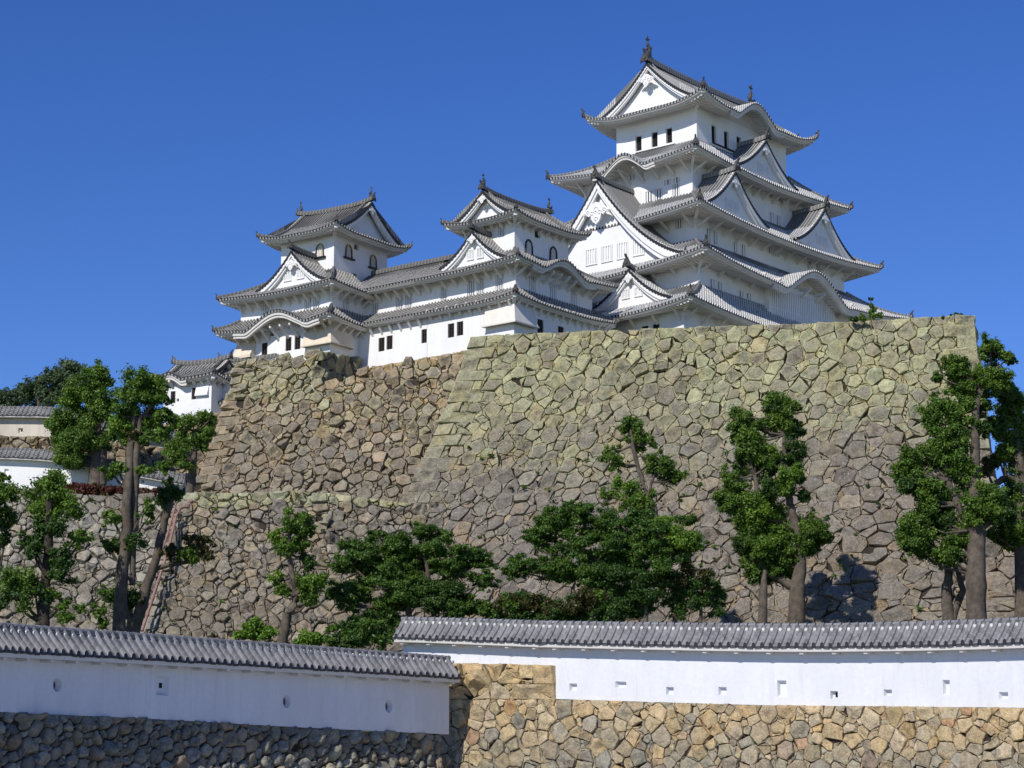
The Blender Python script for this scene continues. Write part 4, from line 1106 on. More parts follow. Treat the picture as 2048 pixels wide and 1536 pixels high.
# ------------------------------------------------------------------ roofed plaster walls
def catmull(P, step):
    P = [Vector(p) for p in P]; out = []
    for i in range(len(P)-1):
        p0, p1, p2, p3 = P[max(i-1, 0)], P[i], P[i+1], P[min(i+2, len(P)-1)]
        n = max(2, int((p2-p1).length/step))
        for k in range(n):
            t = k/n; out.append(.5*((2*p1)+(-p0+p2)*t+(2*p0-5*p1+4*p2-p3)*t*t+(-p0+3*p1-3*p2+p3)*t**3))
    out.append(P[-1]); return out
def roofed_wall(name, label, ridge, foot, mat_t, mat_w, hw=.72, alpha=40, th=.32, pitch=.37, eave_drop=None, holes=(), rounds=(), beams=1.4, detail=True, foot_fn=None, endL=True, endR=True, jag=.04, group=None, seed=1):
    R = catmull([at(*p) for p in ridge], .3); B = catmull([at(*p) for p in foot], .3)
    def arc(P):
        a = [0]
        for i in range(1, len(P)): a.append(a[-1]+math.hypot(P[i].x-P[i-1].x, P[i].y-P[i-1].y))
        return a
    A = arc(R); AB = arc(B); L = A[-1]
    def samp(P, A_, s):
        s = max(0, min(A_[-1]-1e-6, s)); i = int(np.searchsorted(A_, s, 'right'))-1; i = min(i, len(P)-2); f = (s-A_[i])/(A_[i+1]-A_[i]); return P[i].lerp(P[i+1], f)
    def fr(s):
        p = samp(R, A, s); q1, q0 = samp(R, A, s+.4), samp(R, A, s-.4); d = q1-q0; d.z = 0; d.normalize(); n = Vector((d.y, -d.x, 0))   # towards the camera
        bz = samp(B, AB, s/L*AB[-1]).z
        return p, d, n, bz
    rise = hw*math.tan(math.radians(alpha)); capH = .34
    def roofz(p): return p.z-capH
    # body
    def P(s, y, z):                      # z: 0 foot .. 1 eave
        p, d, n, bz = fr(s); zt = p.z-capH-rise+.12; q = Vector((p.x, p.y, 0)) + n*(th/2-y); q.z = bz+(zt-bz)*z; return q
    mb = MB(); hs = []
    Hm = fr(L/2)[0].z-capH-rise-fr(L/2)[3]
    def s_of(px):
        xs_ = [CX+F*(np.array(p) @ RTv)/(np.array(p) @ FWv) for p in R]; return float(np.interp(px, xs_, A))
    def z_of(px, py):
        s = s_of(px); p, d, n, bz = fr(s); lo, hi = 0.0, 1.0
        for _ in range(20):
            m = (lo+hi)/2; q = np.array(P(s, 0, m)); yy = CY-F*(q @ UPv)/(q @ FWv)
            if yy > py: lo = m
            else: hi = m
        return lo
    for (x0, y0, x1, y1, dark) in holes:
        s0, s1 = s_of(x0), s_of(x1); xm = (x0+x1)/2; hs.append((s0, s1, z_of(xm, y1), z_of(xm, y0), .17, .72))
    for (x0, y0, r) in rounds:
        s0 = s_of(x0); z0 = z_of(x0, y0); hs.append((s0-r*1.25, s0+r*1.25, z0-r*1.25/Hm, z0+r*1.25/Hm, .2, 1.0, True))
    ns = int(L/.6); face_wall(mb, P, 0, L, 0, 1, hs, extra_s=[L*i/ns for i in range(1, ns)], extra_z=(.33, .66))
    for (x0, y0, r) in rounds:
        s0 = s_of(x0); z0 = z_of(x0, y0); N = 24
        sq = []; ci = []; inn = []
        for i in range(N):
            t = 2*math.pi*i/N; c, s_ = math.cos(t), math.sin(t); k = 1.25*r/max(abs(c), abs(s_))
            sq.append(P(s0+k*c, 0, z0+k*s_/Hm)); ci.append(P(s0+r*c, 0, z0+r*s_/Hm)); inn.append(P(s0+r*.7*c, .20, z0+r*.7*s_/Hm))
        mb.add(sq+ci+inn, [(i, (i+1) % N, N+(i+1) % N, N+i) for i in range(N)]+[(N+i, N+(i+1) % N, 2*N+(i+1) % N, 2*N+i) for i in range(N)]+[tuple(range(2*N, 3*N))])
        # the square cell's side faces are hidden behind the plate
    rows = []
    for i in range(ns+1):
        s = L*i/ns; rows.append([P(s, th, 0), P(s, th, 1)])
    mb.grid(rows)
    for s in (0, L): mb.add([P(s, 0, 0), P(s, th, 0), P(s, th, 1), P(s, 0, 1)], [(0, 1, 2, 3)])
    body = mb.build('plaster', mat_w, None)
    root = empty(name, R[0]*0, 0, label, 'roofed wall', group); body.parent = root
    for (x0, y0, r) in rounds:
        s0 = s_of(x0); z0 = z_of(x0, y0); hb = MB(); hb.add([P(s0+r*.66*math.cos(t), .195, z0+r*.66*math.sin(t)/Hm) for t in [i*math.pi/6 for i in range(12)]], [tuple(range(12))]); hb.build('loophole_shade', M_HOLE, root)  # grey disc painted in for the shade inside the round loophole
    for (x0, y0, x1, y1, dark) in holes:
        if dark:
            h = hs[[k for k, q in enumerate(holes) if q[0] == x0][0]]; ms, mz = (h[0]+h[1])/2, (h[2]+h[3])/2; hb = MB()
            hb.add([P(ms-.02, .165, mz-.035), P(ms+.16, .165, mz-.035), P(ms+.16, .165, mz+.05), P(ms-.02, .165, mz+.05)], [(0, 1, 2, 3)]); hb.build('loophole_shade', M_DARK, root)  # dark slot painted in for the shade at the hole's back
    # tiles
    rb = MB(); eb = MB(); rp = [(f, h*.95) for f, h in RIB] if detail else [(f, h*.7) for f, h in RIB]
    for sg in (1, -1):
        cols, p = columns(-.15, L+.15, pitch, rp); grid = []; uvs = []
        for s, h in cols:
            q, d, n, bz = fr(s)
            if s < 0: q = q + d*s
            if s > L: q = q + d*(s-L)
            zr_ = q.z-capH; r = []; u = []
            jz = .012*math.sin(s*5.1+seed)+.01*math.sin(s*2.3)
            for i in range(6):
                t = i/5; w = .10+(hw-.10)*t; r.append(q*1 + n*sg*w); r[-1].z = zr_-rise*(t*.92+.08*t*t)+h+jz+.16*(1-t)**3; u.append(((s+.15)/p*pitch, (1-t)*hw*1.35))
            r.append(r[-1]+Vector((0, 0, -.10-(.11 if h > 0 else 0)))); u.append(((s+.15)/p*pitch, -.1))
            grid.append(r); uvs.append(u)
        rb.grid(grid, uvs, flip=(sg > 0))
        grid = []
        for i in range(ns+1):
            s = -.1+(L+.2)*i/ns; q, d, n, bz = fr(s)
            if i == 0: q = q-d*.1
            if i == ns: q = q+d*.1
            ze = q.z-capH-rise; g = []
            for w, dz in ((hw-.04, -.08), (hw-.07, -.22), (hw-.14, -.23), (hw-.2, -.12), (th/2-.02, .10)):
                v = q+n*sg*w; v.z = ze+dz; g.append(v)
            grid.append(g)
        eb.grid(grid, flip=(sg < 0))
    # close the two gable ends of the roof
    for s, e in ((0, -.1), (L, .1)):
        q, d, n, bz = fr(s); q = q+d*e; ze = q.z-capH-rise
        pp = [q-n*(hw-.05), q-n*.1, q+n*.1, q+n*(hw-.05)]; zz = [ze-.05, q.z-capH+.02, q.z-capH+.02, ze-.05]
        for v, z in zip(pp, zz): v.z = z
        eb.add(pp+[v+Vector((0, 0, -.14)) for v in (pp[0], pp[3])], [(0, 1, 2, 3, 5, 4)])
    roof = rb.build('roof', mat_t, root); eb.build('eave_board', M_EAVE, roof)
    cb = MB(); path = []
    for i in range(ns+1):
        s = -.12+(L+.24)*i/ns; q, d, n, bz = fr(s); q = q+d*(-.12 if i == 0 else (.12 if i == ns else 0)); path.append(q+Vector((0, 0, -capH)))
    cb.bar(path, .30, capH-.06); cb.build('ridge', mat_t, roof)
    if detail:
        # round tiles along the ridge top and beads at its foot
        tb = MB(); bd = MB(); n_ = int(L/pitch)
        for i in range(n_+1):
            s = L*i/n_; q, d, n, bz = fr(s); M = Matrix.Rotation(math.atan2(d.y, d.x), 3, 'Z'); zt = q.z-.07
            tb.tube([Vector((q.x, q.y, zt))-d*pitch*.46, Vector((q.x, q.y, zt))+d*pitch*.30], .085, 8)
            tb.tube([Vector((q.x, q.y, zt))+d*pitch*.30, Vector((q.x, q.y, zt+.005))+d*pitch*.42], .105, 8)
            for sg in (1, -1):
                c = Vector((q.x, q.y, q.z-capH+.085))+n*sg*.15+d*pitch*.5; bd.tube([c, c+n*sg*.06], .07, 8)
        tb.build('ridge_tiles', M_TILE4 if mat_t is M_TILE4 else M_RTOP, roof); bd.build('ridge_beads', M_BEAD, roof)
        if beams:
            nb = int(L/beams); me = None
            for i in range(nb+1):
                s = .25+(L-.5)*i/nb; q, d, n, bz = fr(s); ze = q.z-capH-rise
                if me is None: bm_ = MB(); bm_.box((0, 0, 0), (.17, 2*hw-.30, .15)); o = bm_.build('beam_end', M_EAVE, root); me = o.data
                else: o = link('beam_end', me, root)
                o.location = (q.x, q.y, ze-.235); o.rotation_euler = (0, 0, math.atan2(d.y, d.x))
    return root
M_RTOP = flat('ridge_round_tiles', (.20, .20, .205), .6, .45, 2.5); M_BEAD = flat('ridge_plaster_beads', (.6, .6, .56), .8, .2, 3)
roofed_wall('boundary_wall', 'sunlit white roofed wall running from the middle to the right edge', RW, RB, M_TILE3, M_FGW, hw=.74, alpha=39, pitch=.37,
    holes=[(1142, 1367, 1157, 1382, 0), (1233, 1363, 1255, 1376, 0), (1334, 1374, 1349, 1390, 0), (1438, 1374, 1454, 1391, 0), (1555, 1361, 1573, 1394, 0), (1660, 1382, 1675, 1398, 1), (1767, 1379, 1783, 1392, 0), (1885, 1360, 1899, 1390, 0), (1996, 1384, 2014, 1399, 0)])
roofed_wall('boundary_wall', 'shaded bluish roofed wall at the lower left with round loopholes', LWp, LBp, M_TILE3, M_FGW, hw=.74, alpha=39, pitch=.43,
    holes=[(310, 1352, 334, 1391, 1)], rounds=[(112, 1370, .23), (570, 1403, .23), (773, 1413, .23)])
# upper walls at the far left
roofed_wall('terrace_roofed_wall', 'upper weathered roofed wall at the far left below the distant trees', [(-160, 812, 195), (0, 811, 194.5), (135, 815, 194), (215, 838, 194.5), (352, 858, 196)], [(-160, 872, 195), (0, 876, 194.5), (135, 878, 194), (215, 885, 194.5), (352, 900, 196)], M_TILE4, M_OLDW, hw=.85, alpha=38, pitch=.42, detail=False, holes=[(40, 856, 49, 866, 1)])
roofed_wall('terrace_roofed_wall', 'lower white roofed wall behind the red-tipped hedge at the left', [(-160, 888, 189.5), (0, 893, 189), (110, 899, 188.6), (200, 914, 188.2), (368, 946, 188)], [(-160, 975, 189.5), (0, 979, 189), (110, 981, 188.6), (200, 984, 188.2), (368, 994, 188)], M_TILE4, M_WHITE, hw=.85, alpha=38, pitch=.42, detail=False, holes=[(12, 938, 21, 951, 0), (210, 956, 216, 966, 1), (284, 960, 290, 966, 1)])
stone_wall('mid_terrace_stones', 'dark strip of rough stones between the two roofed walls', [(-160, 868, 194.2), (135, 874, 193.3), (360, 896, 194.8)], [(-160, 925, 193.5), (135, 935, 192.7), (360, 975, 193.8)], .8, col_north, M_ST2, seed=41, relief=.2, batter=0, fill=1.20)
stone_wall('gatehouse_stone_base', 'pale ochre stones under the small white gatehouse', [(300, 856, 198.5), (395, 828, 197.8), (470, 822, 199)], [(300, 1010, 197), (395, 1010, 196.3), (470, 1010, 197.5)], .95, lambda x, y, r, s: (*jit(mixc(OCH, PALE, .5), r), .1), M_ST1, seed=43, relief=.15, batter=0, fill=1.20)

# ------------------------------------------------------------------ terrain
def fgy(x):
    P = [at(*p) for p in LWp]+[at(*p) for p in RW[1:]]
    xs = [p[0] for p in P]; ys = [p[1] for p in P]; return float(np.interp(x, xs, ys))
def prof_at(x):
    y0 = fgy(x); hi = 1 if x > -27 else 0
    plat = float(np.interp(x, [-60, -27, -24, 37, 39], [29.5, 29.5, 41.0, 41.0, 12.5])); yb_ = max(206, abs(x)/.192)
    if 37 < x < 52: plat = 41.0
    mid = float(np.interp(x, [-60, -12, -4, 36, 39], [27.9, 26.5, 30, 30, 12.3]))
    return [(-60, -1.6), (30, -1.6), (y0-1.5, -1.6), (y0+.7, 1.0), (y0+1.4, 3.2), (y0+14, 5.0), (140, 8.6), (168, 11.4), (184, 12.0), (186.5, mid-.6), (189.5, mid+.9 if x < -14 else mid), (198, mid+1.2 if x < -4 else min(plat-.8, mid+9)), (yb_-.5 if x > 37 else 205, plat if x < 37 else 12.4), (yb_, plat), (258, plat if x < 37 else min(plat, 41)), (300, 10), (380, -1.6), (900, -1.6), (2500, -1.6)]
xs = [-1500, -400, -150, -90]+list(np.arange(-70, 72, 2.0))+[90, 150, 400, 1500]
rows = [[(x, y, z) for y, z in prof_at(x)] for x in xs]
tb = MB(); tb.grid([r[3:14] for r in rows], flip=True); tb.grid([r[15:] for r in rows], flip=True); yb = MB(); yb.grid([r[13:16] for r in rows], flip=True)
yo = yb.build('castle_yard_ground', M_YARD); yo['kind'] = 'structure'; gb = MB(); gb.grid([r[:5] for r in rows], flip=True)
go = gb.build('gravel_ground', M_GRAVEL); go['kind'] = 'structure'; go.location.z = .004
ter = tb.build('ground', M_GRASS, None, smooth=False); ter['kind'] = 'structure'
# ------------------------------------------------------------------ trees
rng = np.random.default_rng(5)
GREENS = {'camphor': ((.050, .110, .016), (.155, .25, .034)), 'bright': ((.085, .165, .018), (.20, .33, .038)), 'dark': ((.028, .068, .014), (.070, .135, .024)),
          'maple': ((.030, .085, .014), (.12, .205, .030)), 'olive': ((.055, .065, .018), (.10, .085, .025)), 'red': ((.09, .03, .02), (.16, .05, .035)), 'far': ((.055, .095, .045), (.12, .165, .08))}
def foliage(name, blobs, leaf, parent, kind='camphor', dens=1.0, flat_=1.0, sub=13, seed=0, shell=.15):
    """blobs: (centre, radius) or (centre, radius, colour kind); many small folded leaves in tufts"""
    rg = np.random.default_rng(seed+77); VV = []; CC = []
    for bl in blobs:
        c, r = np.array(bl[0]), bl[1]; kd = bl[2] if len(bl) > 2 else kind
        lo, hi = np.array(GREENS[kd][0]), np.array(GREENS[kd][1])
        ns = max(4, int(sub*(.7+.6*rg.random())))
        d = rg.normal(size=(ns, 3)); d /= np.linalg.norm(d, axis=1)[:, None]
        rad = r*(.30+.72*rg.random(ns)); tc = c + d*rad[:, None]*np.array([1, 1, .9*flat_]); tr = r*(.24+.26*rg.random(ns))*(.72 if kd == 'maple' else 1)
        tint = rg.random(ns)
        for k in range(ns):
            n = int(dens*50*(tr[k]/leaf)**1.6*.85)+16
            e = rg.normal(size=(n, 3)); e /= np.linalg.norm(e, axis=1)[:, None]
            q = tr[k]*(shell+(1-shell)*rg.random(n)**.6)*(1+.30*rg.normal(size=n))
            p = tc[k] + e*q[:, None]*np.array([1, 1, .85*flat_])
            nrm = e*.7 + rg.normal(size=(n, 3))*.6 + np.array([0, 0, .35]); nrm /= np.linalg.norm(nrm, axis=1)[:, None]
            t = np.cross(nrm, rg.normal(size=(n, 3))); t /= np.linalg.norm(t, axis=1)[:, None]; b = np.cross(nrm, t)
            s = leaf*(.6+.8*rg.random(n))[:, None]
            VV.append(np.stack([p-t*s*.5, p+b*s*.28+nrm*s*.06, p+t*s*.5, p-b*s*.28+nrm*s*.06], 1).reshape(-1, 3))
            f = np.clip(.65*tint[k]+.35*rg.random(n)+.08*rg.normal(size=n), 0, 1)[:, None]
            cc = lo*(1-f)+hi*f; CC.append(np.repeat(cc, 4, axis=0))
    V = np.concatenate(VV); C_ = np.concatenate(CC); nv = len(V); me = bpy.data.meshes.new(name)
    me.vertices.add(nv); me.vertices.foreach_set('co', V.astype(np.float32).ravel())
    me.loops.add(nv); me.loops.foreach_set('vertex_index', np.arange(nv, dtype=np.int32))
    me.polygons.add(nv//4); me.polygons.foreach_set('loop_start', np.arange(0, nv, 4, dtype=np.int32)); me.polygons.foreach_set('loop_total', np.full(nv//4, 4, dtype=np.int32))
    ca = me.color_attributes.new('Col', 'FLOAT_COLOR', 'POINT'); ca.data.foreach_set('color', np.concatenate([C_, np.ones((nv, 1))], 1).astype(np.float32).ravel())
    me.update(calc_edges=True); me.materials.append(M_LEAF)
    return link(name, me, parent)
def px3(x, y, Y, dy=0.0): return Vector(at(x, y, Y+dy))
def tree(name, label, Y, trunks, blobs, cat='tree', kind='camphor', leaf=.17, dens=1.0, bark=None, group=None, seed=1, thick=None, flat_=1.0, sub=13, z0=None, twigs=True, fillin=0):
    """trunks: lists of (px,py,radius px); blobs: (px,py,r px[,kind][,depth offset])"""
    b0 = trunks[0][0] if trunks else (blobs[0][0], blobs[0][1]+blobs[0][2], 3)
    rt = empty(name, (0, 0, 0), 0, label, cat, group); base = px3(b0[0], b0[1], Y)
    rt.location = base; bpy.context.view_layer.update() if False else None
    rg = random.Random(seed); sc = Y/F*1.02
    def loc(v): return tuple(Vector(v)-base)
    tm = MB()
    if trunks:
        for ti, tr in enumerate(trunks):
            P = [(Vector(px3(x, y, Y, (rg.uniform(-.25, .25) if i else 0))), r*sc) for i, (x, y, r) in enumerate(tr)]
            if ti == 0 or tr[0][1] > 1225: P.insert(0, (P[0][0]+Vector((0, 0, -3.2)), P[0][1]*1.25))
            pts = []; rad = []
            for i in range(len(P)-1):
                for k in range(4):
                    t = k/4; w = Vector((rg.gauss(0, .03), rg.gauss(0, .03), 0)); pts.append(P[i][0].lerp(P[i+1][0], t)+w); rad.append((P[i][1]*(1-t)+P[i+1][1]*t)*rg.uniform(.94, 1.07))
            pts.append(P[-1][0]); rad.append(P[-1][1]); tm.tube([loc(p) for p in pts], rad, 9)
    BL = []; big = 1.2 if kind == 'maple' else 1.0
    for i, b in enumerate(blobs):
        kd = b[3] if len(b) > 3 else kind; dd = b[4] if len(b) > 4 else rg.uniform(-.8, .8)*b[2]*sc
        c = px3(b[0], b[1], Y, dd); BL.append((loc(c), b[2]*sc*(.96+.14*rg.random())*big, kd))
        if twigs and trunks:   # a limb from the closest point of a trunk
            best = min(((px3(x, y, Y), r) for tr in trunks for x, y, r in tr if y > b[1]-10), key=lambda q: (q[0]-c).length, default=None)
            if best is not None and (best[0]-c).length < 6:
                m = best[0].lerp(c, .5)+Vector((0, 0, -.12*(best[0]-c).length)); tm.tube([loc(best[0]), loc(m), loc(c)], [min(.16, best[1]*sc*.6), .085, .03], 6)
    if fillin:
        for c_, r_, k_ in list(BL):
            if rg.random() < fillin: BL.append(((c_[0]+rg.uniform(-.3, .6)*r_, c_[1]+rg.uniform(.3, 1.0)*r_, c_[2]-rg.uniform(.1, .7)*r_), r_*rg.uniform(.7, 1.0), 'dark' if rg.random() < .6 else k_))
    if tm.v: tm.build('trunk', bark or M_BARK, rt, smooth=True)
    foliage('crown', BL, leaf, rt, kind, dens, flat_, sub, seed)
    return rt

Z = lambda ox, oy, k: (lambda *L: [(ox+x/k, oy+y/k, r) + tuple(rest) for x, y, r, *rest in L])
c4 = Z(0, 680, 4.267); c5 = Z(0, 960, 3.2); c7 = Z(1000, 780, 2.926); c8 = Z(1700, 660, 2.56); c6 = Z(500, 950, 3.938)
# left group
tree('evergreen_tree', 'dark-trunked evergreen at the left with tufts down to the wall roof', 122, [[(84, 1246, 13), (93, 1150, 10), (97, 1060, 8), (100, 985, 6)]],
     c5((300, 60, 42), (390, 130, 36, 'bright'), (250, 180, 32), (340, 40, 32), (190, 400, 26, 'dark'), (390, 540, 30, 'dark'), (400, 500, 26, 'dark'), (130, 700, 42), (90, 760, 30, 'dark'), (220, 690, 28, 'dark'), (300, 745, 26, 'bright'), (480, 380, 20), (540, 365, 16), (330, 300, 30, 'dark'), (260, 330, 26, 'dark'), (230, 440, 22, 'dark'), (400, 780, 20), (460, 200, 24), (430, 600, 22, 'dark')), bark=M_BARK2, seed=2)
tree('evergreen_tree', 'bushy evergreen cut off by the left edge of the photo', 124, [[(-22, 1240, 10), (-18, 1000, 7)]], [(2, 990, 36), (-14, 1030, 40, 'dark'), (16, 1042, 24), (-30, 970, 40), (2, 1080, 18, 'dark'), (6, 955, 12)], bark=M_BARK2, seed=3)
tree('evergreen_tree', 'tall double-trunked evergreen with a round crown against the gatehouse', 126, [[(241, 1186, 12), (251, 1080, 11), (257, 980, 9), (262, 895, 7.5), (268, 830, 5)], [(264, 1170, 6), (269, 1000, 7), (273, 900, 6), (282, 830, 4)], [(268, 850, 6), (290, 830, 5), (310, 800, 3)]],
     c4((1200, 370, 34), (1270, 340, 30), (1330, 385, 22), (1130, 430, 28), (1180, 470, 32), (1320, 470, 30), (1380, 440, 16), (1180, 560, 32), (1050, 650, 28, 'bright'), (1000, 750, 24, 'bright'), (1090, 700, 26), (1250, 690, 30), (1350, 730, 28), (1420, 625, 14), (1450, 660, 9), (1090, 830, 22), (1300, 800, 24), (1230, 850, 15, 'olive'), (1150, 800, 16, 'olive'), (1370, 650, 18), (940, 1100, 20), (1010, 1110, 18), (1230, 1100, 18), (1110, 1080, 14, 'olive'), (1040, 590, 22, 'dark'), (1400, 530, 18))
     + c5((720, 240, 16), (700, 400, 16), (760, 430, 18, 'dark'), (870, 380, 20, 'dark'), (920, 190, 20), (960, 230, 12)), seed=4)
tree('evergreen_tree', 'broad layered evergreen standing before the two roofed terrace walls', 186.5, [[(190, 985, 17), (192, 930, 14), (193, 880, 11), (190, 800, 8)], [(204, 970, 9), (206, 900, 8)]],
     c4((850, 250, 20), (860, 300, 18), (930, 350, 12), (700, 370, 34), (800, 350, 28), (640, 470, 30, 'bright'), (780, 450, 36), (900, 490, 32), (700, 560, 34), (880, 590, 30), (960, 560, 22), (520, 680, 28), (620, 690, 34), (760, 700, 34), (530, 790, 30), (700, 860, 38), (850, 820, 32), (560, 900, 30), (680, 930, 30), (590, 1010, 28), (500, 740, 22), (740, 270, 8), (640, 1040, 18), (520, 1010, 16), (820, 900, 24, 'dark'), (930, 840, 22, 'dark')), leaf=.20, seed=5)
tree('evergreen_tree', 'small forked evergreen hugging the corner of the stone wall', 184, [[(378, 1000, 9), (384, 950, 8), (390, 900, 6), (388, 862, 4)], [(384, 930, 6), (362, 905, 4), (355, 890, 3)]],
     c4((1560, 720, 26), (1500, 740, 20), (1660, 760, 28, 'bright'), (1740, 680, 20), (1810, 660, 12), (1790, 800, 16), (1740, 790, 18), (1490, 900, 28), (1600, 870, 26), (1550, 1010, 26), (1450, 1040, 22), (1400, 1090, 14), (1430, 1220, 12, 'dark'), (1680, 850, 16), (1740, 910, 14)), leaf=.20, seed=6)
tree('leaning_tree', 'leaning bare-trunked tree with one long side branch beside the pink pipes', 130, [[(268, 1270, 13), (290, 1180, 11), (312, 1122, 8), (331, 1038, 8), (342, 998, 7)], [(304, 1148, 5), (316, 1136, 5), (344, 1129, 4.5), (375, 1124, 4), (400, 1114, 3), (414, 1104, 2)], [(262, 1240, 9), (240, 1205, 10), (236, 1195, 6)]],
     c5((1100, 100, 26, 'dark'), (1060, 130, 18, 'dark'), (1140, 90, 16), (1260, 400, 24, 'olive'), (1310, 420, 20, 'olive'), (1170, 480, 18), (1080, 460, 18, 'olive'), (1230, 480, 16), (1310, 480, 16, 'olive'), (750, 730, 30), (800, 760, 22, 'olive'), (870, 770, 20, 'dark'), (700, 740, 16)), seed=7)
tree('evergreen_tree', 'slim evergreen with small tufts beside the left maple', 141, [[(563, 1290, 11), (576, 1229, 9), (594, 1191, 7), (586, 1153, 6), (577, 1107, 5), (581, 1065, 4)], [(592, 1190, 5), (610, 1165, 3)]],
     c6((310, 340, 27), (300, 400, 22), (400, 380, 26), (440, 350, 16), (210, 490, 24, 'bright'), (250, 570, 22), (400, 540, 22), (450, 430, 18), (430, 640, 20, 'dark'), (460, 690, 16, 'dark'), (210, 820, 20, 'bright'), (250, 900, 14), (400, 820, 22, 'bright'), (520, 830, 26, 'bright'), (500, 950, 22), (430, 870, 22), (480, 990, 14), (270, 930, 10)), seed=8)
for i, (lab, Y, bl, kd) in enumerate((
    ('bright green bush above the left wall roof, left of the slim evergreen', 120, [(520, 1262, 26), (498, 1258, 20), (540, 1262, 18), (510, 1240, 14), (478, 1272, 12)], 'bright'),
    ('small bright bush on the left wall roof, just right of the slim evergreen trunk', 118, [(617, 1280, 20), (635, 1274, 15), (600, 1288, 13)], 'bright'),
    ('mid-green bush behind the left end of the right wall roof', 117, [(680, 1268, 26), (715, 1262, 24), (660, 1282, 16), (748, 1270, 24), (770, 1284, 18), (700, 1288, 18)], 'maple'),
    ('low shrubs at the foot of the grey terrace wall', 150, [(130, 1235, 16), (160, 1215, 14), (195, 1222, 18), (205, 1245, 12)], 'camphor'))):
    tree('bush', lab, Y, [], bl, 'bush', kd, leaf=.17, seed=20+i)
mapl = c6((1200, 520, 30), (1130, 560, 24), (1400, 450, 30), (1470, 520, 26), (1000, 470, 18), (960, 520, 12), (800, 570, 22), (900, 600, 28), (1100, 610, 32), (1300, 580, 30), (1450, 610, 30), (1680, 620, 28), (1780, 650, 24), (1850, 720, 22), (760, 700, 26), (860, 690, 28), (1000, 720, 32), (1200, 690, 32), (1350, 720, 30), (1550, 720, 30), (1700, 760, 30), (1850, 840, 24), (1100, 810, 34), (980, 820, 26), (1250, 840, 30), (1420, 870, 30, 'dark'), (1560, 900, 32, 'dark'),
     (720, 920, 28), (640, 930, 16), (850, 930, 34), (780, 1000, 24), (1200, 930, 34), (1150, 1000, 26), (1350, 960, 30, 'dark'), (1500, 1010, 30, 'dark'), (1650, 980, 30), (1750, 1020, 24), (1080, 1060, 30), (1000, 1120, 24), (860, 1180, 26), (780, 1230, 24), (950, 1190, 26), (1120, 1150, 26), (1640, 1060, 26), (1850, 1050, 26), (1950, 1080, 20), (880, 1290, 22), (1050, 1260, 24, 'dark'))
tree('maple_tree', 'wide dark green maple in front of the wall, left of centre', 146, [[(820, 1262, 7), (815, 1200, 6), (800, 1150, 5), (790, 1100, 3)], [(870, 1262, 6), (865, 1190, 5), (850, 1120, 4), (845, 1080, 3)], [(815, 1200, 4), (740, 1165, 3), (700, 1130, 2)], [(865, 1190, 4), (920, 1150, 3), (955, 1125, 2)], [(770, 1262, 4), (745, 1215, 3)]], mapl, kind='maple', flat_=.72, leaf=.16, dens=1.15, bark=M_BARK, seed=9, sub=26)
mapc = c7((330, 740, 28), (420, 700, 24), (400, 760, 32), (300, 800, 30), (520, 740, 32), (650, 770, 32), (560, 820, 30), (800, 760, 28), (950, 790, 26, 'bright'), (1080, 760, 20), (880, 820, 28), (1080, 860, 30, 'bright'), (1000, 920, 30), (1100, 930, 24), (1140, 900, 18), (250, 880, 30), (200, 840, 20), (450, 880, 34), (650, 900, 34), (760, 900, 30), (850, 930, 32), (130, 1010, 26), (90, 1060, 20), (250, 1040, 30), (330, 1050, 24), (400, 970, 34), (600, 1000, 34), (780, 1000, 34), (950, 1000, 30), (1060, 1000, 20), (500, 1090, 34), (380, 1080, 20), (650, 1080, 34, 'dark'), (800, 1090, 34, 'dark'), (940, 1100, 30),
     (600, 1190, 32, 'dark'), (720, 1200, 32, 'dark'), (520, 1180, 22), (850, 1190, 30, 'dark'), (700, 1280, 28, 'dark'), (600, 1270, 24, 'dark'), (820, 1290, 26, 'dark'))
tree('maple_tree', 'widest maple in the centre, brighter green on its right side', 150, [[(1245, 1240, 6), (1232, 1180, 5), (1205, 1130, 4), (1150, 1085, 3)], [(1292, 1240, 5), (1290, 1170, 5), (1280, 1110, 4), (1270, 1060, 3)], [(1290, 1170, 4), (1330, 1120, 4), (1352, 1080, 3)], [(1232, 1180, 4), (1170, 1140, 3), (1110, 1120, 2)], [(1225, 1240, 4), (1200, 1180, 3)]], mapc, kind='maple', flat_=.72, leaf=.16, dens=1.15, seed=10, sub=26)
tree('shrub_tree', 'brown-green shrubby tree at the right end of the centre maples', 151, [[(1350, 1240, 5), (1355, 1200, 4), (1362, 1170, 3)], [(1400, 1240, 4), (1405, 1190, 3)]], c7((1100, 1070, 26, 'olive'), (1030, 1100, 22, 'olive'), (1180, 1090, 22, 'olive'), (1220, 1150, 24), (1130, 1150, 28, 'dark'), (1040, 1180, 26, 'dark'), (1260, 1200, 22, 'dark'), (1180, 1230, 26, 'dark'), (1080, 1270, 28, 'dark'), (1260, 1270, 24, 'dark'), (1300, 1210, 14), (1000, 1280, 20, 'dark')), kind='dark', leaf=.16, seed=11)
tree('slender_tree', 'slender evergreen rising above the centre maple', 158, [[(1322, 1090, 6), (1308, 1015, 6), (1288, 975, 5), (1275, 930, 4.5), (1266, 890, 4), (1262, 860, 2.5)], [(1296, 995, 3), (1303, 965, 3), (1316, 940, 2)]],
     c7((750, 190, 19), (730, 220, 14), (800, 240, 22), (790, 290, 18), (830, 330, 20), (880, 310, 13), (650, 350, 20), (620, 390, 14), (690, 440, 20), (670, 400, 14), (930, 430, 24), (900, 470, 18), (980, 500, 22), (1050, 500, 16), (1000, 450, 14), (730, 580, 26, 'bright'), (790, 620, 22), (840, 660, 26), (620, 620, 18), (760, 670, 22), (880, 610, 14), (850, 720, 22)), leaf=.17, seed=12)
